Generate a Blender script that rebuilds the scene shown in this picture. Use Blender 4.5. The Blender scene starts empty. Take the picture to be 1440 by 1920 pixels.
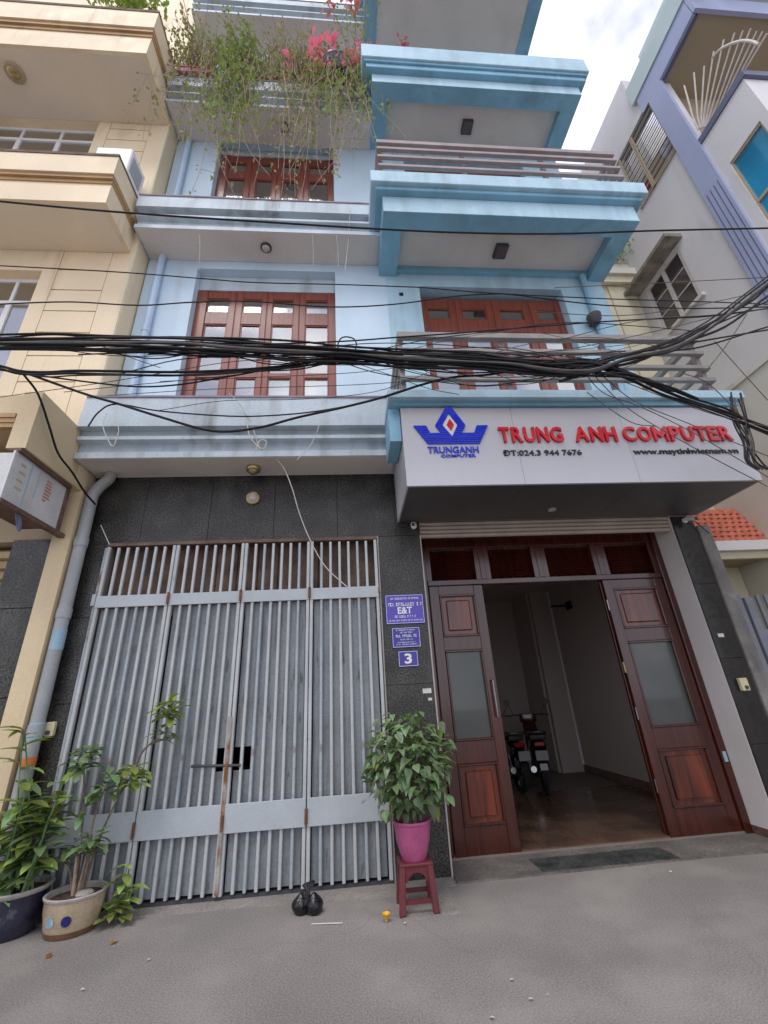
import bpy, bmesh, math, random
from mathutils import Matrix, Vector, Quaternion
random.seed(7)
R = math.radians
scene = bpy.context.scene
col = scene.collection

# ------------------------------------------------------------------ camera
cam_d = bpy.data.cameras.new('camera')
cam = bpy.data.objects.new('camera', cam_d)
col.objects.link(cam)
scene.camera = cam
cam_d.sensor_fit = 'VERTICAL'
cam_d.sensor_height = 24.0
cam_d.lens = 798.2 / 1920 * 24.0
cam_d.clip_start = 0.05
cam_d.clip_end = 1000
_p, _y, _r = R(23.610), R(5.403), R(-3.440)
_f = Vector((math.sin(_y) * math.cos(_p), math.cos(_y) * math.cos(_p), math.sin(_p)))
_rt = Vector((math.cos(_y), -math.sin(_y), 0))
_up = _rt.cross(_f)
_rx = _rt * math.cos(_r) + _up * math.sin(_r)
_ux = _up * math.cos(_r) - _rt * math.sin(_r)
cam.matrix_world = Matrix(((_rx.x, _ux.x, -_f.x, 0.0), (_rx.y, _ux.y, -_f.y, -4.753), (_rx.z, _ux.z, -_f.z, 1.5), (0, 0, 0, 1)))

# ------------------------------------------------------------------ sky, sun, exposure
SUN_EL, SUN_AZ = R(58), R(205)      # azimuth measured clockwise from +Y
world = bpy.data.worlds.new('World')
scene.world = world
world.use_nodes = True
wn = world.node_tree
wn.nodes.clear()
w_out = wn.nodes.new('ShaderNodeOutputWorld')
w_bg = wn.nodes.new('ShaderNodeBackground')
w_bg.inputs['Strength'].default_value = 0.1
w_sky = wn.nodes.new('ShaderNodeTexSky')
w_sky.sky_type = 'NISHITA'
w_sky.sun_disc = False
w_sky.sun_elevation = SUN_EL
w_sky.sun_rotation = SUN_AZ
w_tc = wn.nodes.new('ShaderNodeTexCoord')
w_mp = wn.nodes.new('ShaderNodeMapping')
w_mp.inputs['Scale'].default_value = (1.0, 1.0, 1.6)
w_n = wn.nodes.new('ShaderNodeTexNoise')
w_n.inputs['Scale'].default_value = 4.2
w_n.inputs['Detail'].default_value = 7
w_n.inputs['Roughness'].default_value = 0.55
w_r = wn.nodes.new('ShaderNodeValToRGB')
w_r.color_ramp.elements[0].position = 0.40
w_r.color_ramp.elements[0].color = (4.2, 4.35, 5.6, 1)
w_r.color_ramp.elements[1].position = 0.66
w_r.color_ramp.elements[1].color = (11.5, 11.5, 11.9, 1)
w_m = wn.nodes.new('ShaderNodeMixRGB')
w_m.inputs[0].default_value = 0.86
wn.links.new(w_tc.outputs['Generated'], w_mp.inputs['Vector'])
wn.links.new(w_mp.outputs['Vector'], w_n.inputs['Vector'])
wn.links.new(w_n.outputs['Fac'], w_r.inputs['Fac'])
wn.links.new(w_sky.outputs['Color'], w_m.inputs[1])
wn.links.new(w_r.outputs['Color'], w_m.inputs[2])
wn.links.new(w_m.outputs['Color'], w_bg.inputs['Color'])
wn.links.new(w_bg.outputs['Background'], w_out.inputs['Surface'])

sun_d = bpy.data.lights.new('sun', 'SUN')
sun_d.energy = 0.75
sun_d.angle = R(25)
sun_d.color = (1.0, 0.965, 0.91)
sun = bpy.data.objects.new('sun', sun_d)
col.objects.link(sun)
_sd = Vector((math.sin(SUN_AZ) * math.cos(SUN_EL), math.cos(SUN_AZ) * math.cos(SUN_EL), math.sin(SUN_EL)))
sun.rotation_euler = _sd.to_track_quat('Z', 'Y').to_euler()
sun.location = _sd * 60

vs = scene.view_settings
vs.view_transform = 'Standard'
vs.look = 'None'
vs.gamma = 1
vs.use_curve_mapping = False
vs.exposure = 0.85

# ------------------------------------------------------------------ materials
MATS = {}
def mat(name, c, rough=0.6, var=0.12, scale=2.5, fine=0.06, fscale=60, streak=0.0, sc=(0.1, 0.09, 0.07), slo=0.55, shi=0.72,
        bump=0.0, bscale=80, metal=0.0, rust=0.0, rc=(0.2, 0.07, 0.025), rscale=5.0, rlo=0.6, rhi=0.68, rand=0.0, stretch=(5, 5, 0.5), coat=0.0, spec=0.5, rstretch=None, crack=0.0):
    if name in MATS:
        return MATS[name]
    m = bpy.data.materials.new(name)
    m.use_nodes = True
    nt = m.node_tree
    N, L = nt.nodes, nt.links
    b = N['Principled BSDF']
    tc = N.new('ShaderNodeTexCoord')
    vec = tc.outputs['Object']
    def noise(sca, detail=4, v=None):
        n = N.new('ShaderNodeTexNoise')
        n.inputs['Scale'].default_value = sca
        n.inputs['Detail'].default_value = detail
        L.new(v or vec, n.inputs['Vector'])
        return n.outputs['Fac']
    def mr(src, a, b_, lo, hi):
        n = N.new('ShaderNodeMapRange')
        n.inputs['From Min'].default_value = a
        n.inputs['From Max'].default_value = b_
        n.inputs['To Min'].default_value = lo
        n.inputs['To Max'].default_value = hi
        L.new(src, n.inputs['Value'])
        return n.outputs['Result']
    def mix(f, a, b_, mode='MIX'):
        n = N.new('ShaderNodeMixRGB')
        n.blend_type = mode
        for i, s in enumerate((f, a, b_)):
            if hasattr(s, 'links'):
                L.new(s, n.inputs[i])
            elif i == 0:
                n.inputs[0].default_value = s
            else:
                n.inputs[i].default_value = (*s, 1) if len(s) == 3 else s
        return n.outputs['Color']
    lo = tuple(x * (1 - var) for x in c)
    hi = tuple(min(1, x * (1 + var)) for x in c)
    out = mix(mr(noise(scale, 5), 0.32, 0.68, 0, 1), lo, hi)
    if fine:
        f = mr(noise(fscale, 3), 0.3, 0.7, 1 - fine * 2, 1 + fine)
        cmb = N.new('ShaderNodeCombineColor')
        for i in range(3):
            L.new(f, cmb.inputs[i])
        out = mix(1.0, out, cmb.outputs[0], 'MULTIPLY')
    if rand:
        oi = N.new('ShaderNodeObjectInfo')
        hs = N.new('ShaderNodeHueSaturation')
        L.new(mr(oi.outputs['Random'], 0, 1, 0.5 - 0.04 * rand, 0.5 + 0.03 * rand), hs.inputs['Hue'])
        L.new(mr(oi.outputs['Random'], 0, 1, 1 - 0.55 * rand, 1 + 0.5 * rand), hs.inputs['Value'])
        L.new(out, hs.inputs['Color'])
        out = hs.outputs['Color']
    if streak:
        mp = N.new('ShaderNodeMapping')
        mp.inputs['Scale'].default_value = stretch
        L.new(vec, mp.inputs['Vector'])
        s1 = mr(noise(1.0, 6, mp.outputs['Vector']), slo, shi, 0, streak)
        s2 = mr(noise(0.9, 3), 0.4, 0.62, 0.15, 1)
        mu = N.new('ShaderNodeMath')
        mu.operation = 'MULTIPLY'
        L.new(s1, mu.inputs[0])
        L.new(s2, mu.inputs[1])
        out = mix(mu.outputs[0], out, sc)
    rgh = None
    if rust:
        rv = None
        if rstretch:
            rm = N.new('ShaderNodeMapping')
            rm.inputs['Scale'].default_value = rstretch
            L.new(vec, rm.inputs['Vector'])
            rv = rm.outputs['Vector']
        rf = mr(noise(rscale, 8, rv), rlo, rhi, 0, rust)
        out = mix(rf, out, rc)
        rgh = mr(rf, 0, 1, rough, 0.9)
    if crack:
        # wandering hairline cracks, only here and there
        wv = N.new('ShaderNodeTexNoise')
        wv.inputs['Scale'].default_value = 2.2
        wv.inputs['Detail'].default_value = 5
        L.new(vec, wv.inputs['Vector'])
        ad = N.new('ShaderNodeMixRGB')
        ad.blend_type = 'ADD'
        ad.inputs[0].default_value = 0.55
        L.new(vec, ad.inputs[1])
        L.new(wv.outputs['Color'], ad.inputs[2])
        vo = N.new('ShaderNodeTexVoronoi')
        vo.feature = 'DISTANCE_TO_EDGE'
        vo.inputs['Scale'].default_value = 0.62
        L.new(ad.outputs['Color'], vo.inputs['Vector'])
        c1 = mr(vo.outputs['Distance'], 0.002, 0.009, crack, 0)
        c2 = mr(noise(0.55, 3), 0.46, 0.6, 0, 1)
        mu2 = N.new('ShaderNodeMath')
        mu2.operation = 'MULTIPLY'
        L.new(c1, mu2.inputs[0])
        L.new(c2, mu2.inputs[1])
        out = mix(mu2.outputs[0], out, (c[0] * 0.35, c[1] * 0.35, c[2] * 0.35))
    L.new(out, b.inputs['Base Color'])
    b.inputs['Roughness'].default_value = rough
    if rgh is not None:
        L.new(rgh, b.inputs['Roughness'])
    else:
        L.new(mr(noise(scale * 4, 4), 0.3, 0.7, max(0.02, rough - 0.08), min(1, rough + 0.08)), b.inputs['Roughness'])
    b.inputs['Metallic'].default_value = metal
    b.inputs['Specular IOR Level'].default_value = spec
    b.inputs['Coat Weight'].default_value = coat
    if bump:
        bp = N.new('ShaderNodeBump')
        bp.inputs['Strength'].default_value = bump
        bp.inputs['Distance'].default_value = 0.01
        L.new(noise(bscale, 5), bp.inputs['Height'])
        L.new(bp.outputs['Normal'], b.inputs['Normal'])
    MATS[name] = m
    return m

def glass_mat(name, tint, rough=0.03, gloss=0.25, alpha=0.5):
    """thin window pane: see-through with a fresnel reflection"""
    m = bpy.data.materials.new(name)
    m.use_nodes = True
    nt = m.node_tree
    N, L = nt.nodes, nt.links
    N.remove(N['Principled BSDF'])
    o = N['Material Output']
    t = N.new('ShaderNodeBsdfTransparent')
    t.inputs['Color'].default_value = (*tint, 1)
    g = N.new('ShaderNodeBsdfGlossy')
    g.inputs['Roughness'].default_value = rough
    fr = N.new('ShaderNodeFresnel')
    fr.inputs['IOR'].default_value = 1.5
    ma = N.new('ShaderNodeMath')
    ma.operation = 'MULTIPLY_ADD'
    ma.inputs[1].default_value = 1.4
    ma.inputs[2].default_value = gloss
    L.new(fr.outputs[0], ma.inputs[0])
    mx = N.new('ShaderNodeMixShader')
    L.new(ma.outputs[0], mx.inputs[0])
    L.new(t.outputs[0], mx.inputs[1])
    L.new(g.outputs[0], mx.inputs[2])
    L.new(mx.outputs[0], o.inputs['Surface'])
    return m

def wood_mat(name, c1, c2, rough=0.32, along='Z', coat=0.3, scl=1.0):
    m = bpy.data.materials.new(name)
    m.use_nodes = True
    nt = m.node_tree
    N, L = nt.nodes, nt.links
    b = N['Principled BSDF']
    tc = N.new('ShaderNodeTexCoord')
    mp = N.new('ShaderNodeMapping')
    s = {'Z': (26, 26, 1.6), 'X': (1.6, 26, 26)}[along]
    mp.inputs['Scale'].default_value = tuple(v * scl for v in s)
    L.new(tc.outputs['Object'], mp.inputs['Vector'])
    n = N.new('ShaderNodeTexNoise')
    n.inputs['Scale'].default_value = 1
    n.inputs['Detail'].default_value = 6
    n.inputs['Distortion'].default_value = 0.6
    L.new(mp.outputs[0], n.inputs['Vector'])
    r = N.new('ShaderNodeValToRGB')
    r.color_ramp.elements[0].position = 0.3
    r.color_ramp.elements[0].color = (*c1, 1)
    r.color_ramp.elements[1].position = 0.72
    r.color_ramp.elements[1].color = (*c2, 1)
    L.new(n.outputs['Fac'], r.inputs['Fac'])
    L.new(r.outputs[0], b.inputs['Base Color'])
    b.inputs['Roughness'].default_value = rough
    b.inputs['Coat Weight'].default_value = coat
    b.inputs['Coat Roughness'].default_value = 0.15
    bp = N.new('ShaderNodeBump')
    bp.inputs['Strength'].default_value = 0.12
    bp.inputs['Distance'].default_value = 0.004
    L.new(n.outputs['Fac'], bp.inputs['Height'])
    L.new(bp.outputs[0], b.inputs['Normal'])
    return m

def leaf_mat(name, c, var=1.0, rough=0.35):
    m = mat(name, c, rough=rough, var=0.25, scale=9, fine=0.05, rand=var)
    nt = m.node_tree
    b = nt.nodes['Principled BSDF']
    o = nt.nodes['Material Output']
    tr = nt.nodes.new('ShaderNodeBsdfTranslucent')
    tr.inputs['Color'].default_value = (c[0] * 1.6, c[1] * 1.5, c[2] * 0.8, 1)
    mx = nt.nodes.new('ShaderNodeMixShader')
    mx.inputs[0].default_value = 0.22
    nt.links.new(b.outputs[0], mx.inputs[1])
    nt.links.new(tr.outputs[0], mx.inputs[2])
    nt.links.new(mx.outputs[0], o.inputs['Surface'])
    return m

STAIN = (0.13, 0.12, 0.09)
M_PALE = mat('pale blue paint', (0.53, 0.665, 0.775), 0.55, 0.06, 1.3, 0.03, 40, streak=0.3, sc=(0.3, 0.33, 0.36), bump=0.05)
M_TURQ_SHADED = mat('turquoise paint', (0.22, 0.44, 0.58), 0.55, 0.12, 1.7, 0.04, 40, slo=0.45, shi=0.72, rust=0.4, rc=(0.32, 0.36, 0.38), rscale=6, rlo=0.67, rhi=0.7, streak=0.5, sc=(0.12, 0.22, 0.27), bump=0.05)  # darker copy of the turquoise; underside shade is put into the colour
M_TURQL = mat('light turquoise paint', (0.43, 0.62, 0.72), 0.55, 0.1, 1.7, 0.04, 40, slo=0.43, shi=0.7, rust=0.45, rc=(0.36, 0.40, 0.40), rscale=6, rlo=0.67, rhi=0.7, streak=0.6, sc=(0.21, 0.29, 0.32), bump=0.05)
M_MOULD = mat('weathered blue white moulding', (0.50, 0.575, 0.63), 0.6, 0.1, 2, 0.05, 50, streak=0.8, sc=STAIN, slo=0.46, shi=0.74, bump=0.08)
M_SOFF = mat('bounce warmed soffit paint', (0.70, 0.645, 0.59), 0.8, 0.1, 1.2, 0.03, 40, streak=0.25, sc=(0.35, 0.32, 0.28), stretch=(1.2, 1.2, 1.2), bump=0.04)  # warm bounce light from the ground is put into this colour
M_GRAN = mat('dark granite', (0.044, 0.041, 0.035), 0.34, 0.45, 4, 0.75, 60, streak=0.5, sc=(0.125, 0.118, 0.10), stretch=(2.5, 2.5, 1.6), spec=0.5, bump=0.03)
M_GRAN2 = mat('polished black granite', (0.022, 0.02, 0.02), 0.16, 0.3, 4, 0.5, 170, spec=0.5)
M_JOINT = mat('pale joint filler', (0.42, 0.38, 0.36), 0.8)
M_YELL = mat('ochre yellow wall paint', (0.64, 0.51, 0.32), 0.6, 0.09, 1.1, 0.03, 40, streak=0.4, sc=(0.32, 0.23, 0.12), bump=0.05)
M_YPEA = mat('peach wall paint', (0.78, 0.64, 0.44), 0.6, 0.08, 1.1, 0.03, 40, streak=0.45, sc=(0.30, 0.2, 0.12), bump=0.05)
M_YDRK = mat('brown ochre moulding paint', (0.44, 0.28, 0.13), 0.6, 0.15, 2, 0.04, 40, streak=0.5, sc=(0.18, 0.11, 0.05))
M_YSOF = mat('beige soffit paint', (0.72, 0.63, 0.51), 0.8, 0.06, 0.9, 0.02, 40, bump=0.03)
M_GATE = mat('grey gate paint', (0.46, 0.475, 0.48), 0.5, 0.12, 3, 0.05, 60, streak=0.5, sc=(0.2, 0.19, 0.17), stretch=(40, 40, 1.2), rust=0.8, rscale=3.5, rlo=0.69, rhi=0.75)
M_BAND = mat('smooth grey gate band paint', (0.42, 0.455, 0.48), 0.4, 0.06, 3, 0.03, 60, streak=0.15, sc=(0.25, 0.26, 0.27), rust=0.8, rscale=9, rlo=0.71, rhi=0.74)
M_SHEET = mat('scuffed grey sheet metal', (0.245, 0.265, 0.28), 0.45, 0.2, 2.2, 0.08, 50, streak=0.8, sc=(0.10, 0.105, 0.11), slo=0.5, shi=0.66, rust=0.7, rscale=1.0, rstretch=(30, 30, 5), rlo=0.62, rhi=0.70, rc=(0.085, 0.08, 0.075), stretch=(22, 22, 1.6), metal=0.0)
M_RUST = mat('rusty steel', (0.20, 0.085, 0.035), 0.85, 0.35, 14, 0.2, 90)
M_RUSTB = mat('brown rusted boards', (0.15, 0.10, 0.075), 0.8, 0.35, 5, 0.15, 60, streak=0.5, sc=(0.06, 0.035, 0.025))
M_WOOD = wood_mat('red brown varnished wood', (0.15, 0.03, 0.018), (0.27, 0.062, 0.032), along='Z')
M_WOODH = wood_mat('red brown varnished rail wood', (0.15, 0.03, 0.018), (0.27, 0.062, 0.032), along='X')
M_DOOR = wood_mat('dark red varnished door wood', (0.03, 0.005, 0.0025), (0.078, 0.013, 0.006), rough=0.24, along='Z', coat=0.6, scl=0.6)
M_DOORP = wood_mat('orange flame veneer door panel', (0.03, 0.004, 0.002), (0.20, 0.033, 0.008), rough=0.22, along='Z', coat=0.6, scl=0.42)
M_GLASS = glass_mat('window glass', (0.9, 0.93, 0.95), 0.06, 0.46)
M_FROST = mat('frosted door glass', (0.05, 0.058, 0.054), 0.16, 0.1, 1.5, 0.0, coat=0.4)
M_BGLASS = mat('blue reflective glass', (0.03, 0.26, 0.46), 0.06, 0.25, 0.9, 0.0, coat=1.0)
M_CURT = mat('pale curtain cloth', (0.78, 0.81, 0.83), 0.9, 0.1, 4)
M_DARK = mat('unlit room black', (0.05, 0.048, 0.045), 0.9)  # near-black tone stands in for the darkness of unlit rooms
M_ROOM = mat('cream room wall paint', (0.47, 0.41, 0.37), 0.7, 0.05, 1, 0.02, 40)
M_TILE = mat('brown floor tile', (0.13, 0.075, 0.05), 0.2, 0.4, 2.2, 0.08, 30, spec=0.5)
M_GROUT = mat('floor grout', (0.2, 0.17, 0.14), 0.8)
M_ASPH = mat('worn street asphalt', (0.275, 0.248, 0.232), 0.85, 0.16, 0.7, 0.2, 90, streak=0.5, sc=(0.17, 0.155, 0.148), stretch=(0.6, 1.8, 1), slo=0.45, shi=0.66, rust=0.35, rc=(0.36, 0.325, 0.295), rscale=1.4, rlo=0.5, rhi=0.66, bump=0.35, bscale=120, crack=0.16)
M_STEP = mat('grimy cement step', (0.165, 0.145, 0.13), 0.85, 0.3, 2.5, 0.2, 50, streak=0.7, sc=(0.075, 0.07, 0.066), stretch=(2, 4, 1), slo=0.45, shi=0.65, bump=0.3)
M_CONC = mat('rough concrete', (0.30, 0.27, 0.245), 0.9, 0.2, 2.5, 0.15, 70, streak=0.6, sc=(0.13, 0.12, 0.11), stretch=(2, 4, 1), bump=0.5, bscale=60)
M_MARB = mat('dark green marble', (0.07, 0.075, 0.072), 0.3, 0.45, 6, 0.2, 40)
M_SIGN = mat('grey aluminium composite', (0.51, 0.51, 0.54), 0.36, 0.04, 0.7, 0.01, 40, streak=0.22, sc=(0.36, 0.35, 0.35))
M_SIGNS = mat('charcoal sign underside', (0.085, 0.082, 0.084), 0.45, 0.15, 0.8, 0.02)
M_RED = mat('red acrylic', (0.62, 0.012, 0.025), 0.3, 0.05)
M_REDS = mat('bright red acrylic rim', (0.75, 0.07, 0.08), 0.3, 0.05)
M_BLUE = mat('blue acrylic', (0.012, 0.035, 0.62), 0.3, 0.05)
M_BLACK = mat('black acrylic', (0.012, 0.012, 0.014), 0.3, 0.05)
M_WHITE = mat('white paint', (0.75, 0.75, 0.75), 0.45, 0.05)
M_REVEAL = mat('off white reveal paint', (0.68, 0.64, 0.62), 0.55, 0.05, 1.4, 0.02, streak=0.15, sc=(0.4, 0.36, 0.33))
M_PVC = mat('grey drainpipe plastic', (0.34, 0.355, 0.365), 0.45, 0.12, 3, 0.05, streak=0.5, sc=(0.28, 0.2, 0.14))
M_PIPEB = mat('painted blue pipe', (0.46, 0.58, 0.74), 0.5, 0.06, 3)
M_PIPET = mat('painted turquoise pipe', (0.27, 0.49, 0.62), 0.5, 0.06, 3)
M_CABLE = mat('black cable sheath', (0.008, 0.0075, 0.009), 0.6, 0.3, 8, spec=0.3)
M_CABLE2 = mat('dusty grey cable sheath', (0.085, 0.07, 0.06), 0.6, 0.4, 8)
M_WWIRE = mat('white flex', (0.62, 0.58, 0.53), 0.6, 0.1, 6)
M_RAIL = mat('weathered railing paint', (0.29, 0.265, 0.25), 0.7, 0.2, 4, 0.06, streak=0.7, sc=(0.16, 0.14, 0.12), stretch=(1.5, 5, 5))
M_RAIL2 = mat('mauve brown railing paint', (0.33, 0.27, 0.265), 0.6, 0.15, 4, 0.06, streak=0.4, sc=(0.16, 0.12, 0.11), stretch=(1.5, 5, 5))
M_COPE = mat('mauve coping', (0.25, 0.2, 0.24), 0.7, 0.2, 4)
M_GREYW = mat('pale grey render', (0.68, 0.66, 0.665), 0.75, 0.06, 0.7, 0.03, 40, streak=0.3, sc=(0.40, 0.37, 0.36), bump=0.05)
M_LAV = mat('lavender blue paint', (0.36, 0.40, 0.58), 0.5, 0.06, 1.2, 0.03, streak=0.2, sc=(0.2, 0.23, 0.37))
M_LAVD = mat('slate blue paint', (0.115, 0.13, 0.21), 0.5, 0.1, 1.2)
M_MINT = mat('pale mint paint', (0.50, 0.60, 0.59), 0.6, 0.06, 1.2, 0.03, streak=0.25, sc=(0.3, 0.36, 0.34))
M_CREAM = mat('cream render', (0.70, 0.64, 0.47), 0.7, 0.06, 1, 0.03, streak=0.25, sc=(0.42, 0.35, 0.22))
M_CREAM2 = mat('pale cream plaster', (0.66, 0.63, 0.55), 0.75, 0.06, 1, 0.03, streak=0.3, sc=(0.36, 0.34, 0.27))
M_BEIGE = mat('tan plaster', (0.42, 0.34, 0.23), 0.8, 0.06, 1)
M_RTILE = mat('terracotta roof tile', (0.50, 0.13, 0.075), 0.7, 0.25, 12, 0.12, 60)
M_IRON = mat('off white wrought iron', (0.62, 0.56, 0.5), 0.5, 0.1, 9)
M_DSTEEL = mat('dark steel', (0.05, 0.052, 0.058), 0.5, 0.2, 6)
M_GGATE = mat('slate grey steel gate paint', (0.20, 0.215, 0.245), 0.45, 0.1, 3, streak=0.2, sc=(0.12, 0.12, 0.13))
M_PINK = mat('pink plastic', (0.40, 0.085, 0.20), 0.38, 0.1, 8)
M_MAROON = mat('maroon plastic', (0.13, 0.022, 0.028), 0.42, 0.15, 8, streak=0.5, sc=(0.22, 0.12, 0.11), stretch=(6, 6, 6))
M_SOIL = mat('potting soil', (0.085, 0.055, 0.035), 0.95, 0.4, 30, 0.3, 120, bump=0.8, bscale=60)
M_POTB = mat('dark blue glazed ceramic', (0.018, 0.02, 0.045), 0.15, 0.5, 6, rust=0.9, rc=(0.16, 0.15, 0.16), rscale=6, rlo=0.56, rhi=0.68, coat=0.6)
M_POTC = mat('buff glazed ceramic', (0.42, 0.33, 0.22), 0.28, 0.2, 7, coat=0.4, streak=0.5, sc=(0.20, 0.12, 0.07), stretch=(5, 5, 5))
M_POTR = mat('grey glazed pot rim', (0.42, 0.38, 0.35), 0.3, 0.15, 8)
M_POTBASE = mat('brown unglazed pot foot', (0.16, 0.075, 0.04), 0.6, 0.2, 8)
M_CBLUE = mat('cobalt glaze', (0.02, 0.02, 0.14), 0.3, 0.2, 12)
M_LBLUE = mat('pale blue glaze', (0.25, 0.38, 0.46), 0.3, 0.25, 12)
M_BAG = mat('black polythene', (0.008, 0.008, 0.01), 0.22, 0.2, 20, bump=0.8, bscale=35)
M_LEAFD = leaf_mat('glossy green leaf', (0.185, 0.265, 0.14), 0.9, 0.28)
M_LEAFY = leaf_mat('yellow green leaf', (0.25, 0.33, 0.085), 0.9, 0.4)
M_LEAFM = leaf_mat('mid green leaf', (0.15, 0.235, 0.10), 0.9, 0.4)
M_VINE = leaf_mat('vine leaf', (0.24, 0.33, 0.12), 0.5, 0.5)
M_VINE2 = leaf_mat('olive vine leaf', (0.32, 0.34, 0.15), 0.5, 0.5)
M_PETAL = leaf_mat('pink petal', (0.80, 0.24, 0.45), 0.6, 0.6)
M_PETALC = leaf_mat('coral petal', (0.75, 0.30, 0.30), 0.6, 0.6)
M_BARK = mat('grey brown bark', (0.18, 0.14, 0.105), 0.85, 0.3, 20, 0.2, 80)
M_TWIG = mat('dry twig', (0.34, 0.25, 0.19), 0.85, 0.3, 20)
M_DRYL = leaf_mat('dry leaf', (0.42, 0.17, 0.04), 0.8, 0.6)
M_YFLOW = mat('yellow petal', (0.75, 0.42, 0.01), 0.5, 0.1, 20)
M_LAMPB = mat('brass lamp ring', (0.42, 0.33, 0.17), 0.3, 0.2, 10, metal=0.7)
M_LAMPG = mat('opal lamp glass', (0.50, 0.46, 0.38), 0.3, 0.05)
M_LAMPD = mat('dark lamp housing', (0.055, 0.05, 0.055), 0.5, 0.2, 8)
M_PLATE = mat('enamel blue plate', (0.022, 0.016, 0.27), 0.28, 0.08, 6, coat=0.3)
M_PLATE2 = mat('violet blue acrylic plate', (0.07, 0.045, 0.40), 0.28, 0.08, 6, coat=0.3)
M_CREAMP = mat('cream plastic', (0.60, 0.53, 0.33), 0.4, 0.08)
M_PAPER = mat('white sticker paper', (0.62, 0.60, 0.57), 0.7, 0.1, 20)
M_SHUT = mat('beige shutter slat', (0.40, 0.33, 0.28), 0.5, 0.1, 4, streak=0.4, sc=(0.2, 0.16, 0.13))
M_SHUTY = mat('ochre shutter slat', (0.44, 0.32, 0.17), 0.5, 0.1, 4, streak=0.4, sc=(0.22, 0.14, 0.07))
M_LBOX = mat('faded light box face', (0.60, 0.60, 0.60), 0.5, 0.14, 3, streak=0.6, sc=(0.35, 0.27, 0.2))
M_BWOOD = mat('weathered brown timber', (0.15, 0.09, 0.065), 0.8, 0.3, 8, 0.2, 60)
M_TYRE = mat('tyre rubber', (0.012, 0.012, 0.012), 0.8)
M_CHROME = mat('chrome', (0.28, 0.28, 0.28), 0.2, 0.05, metal=1.0)
M_BODYK = mat('black motorbike paint', (0.01, 0.01, 0.012), 0.2, 0.1, coat=0.6)
M_BODYR = mat('dark red motorbike paint', (0.035, 0.004, 0.005), 0.2, 0.1, coat=0.6)
M_TAIL = mat('red tail lamp lens', (0.25, 0.01, 0.015), 0.15, 0.1)
M_SEAT = mat('black vinyl', (0.014, 0.014, 0.014), 0.55)
M_STRIPE = mat('orange sticker', (0.62, 0.20, 0.04), 0.6, 0.1)
M_SKYB = mat('light blue sticker', (0.30, 0.46, 0.56), 0.6, 0.1)

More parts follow.
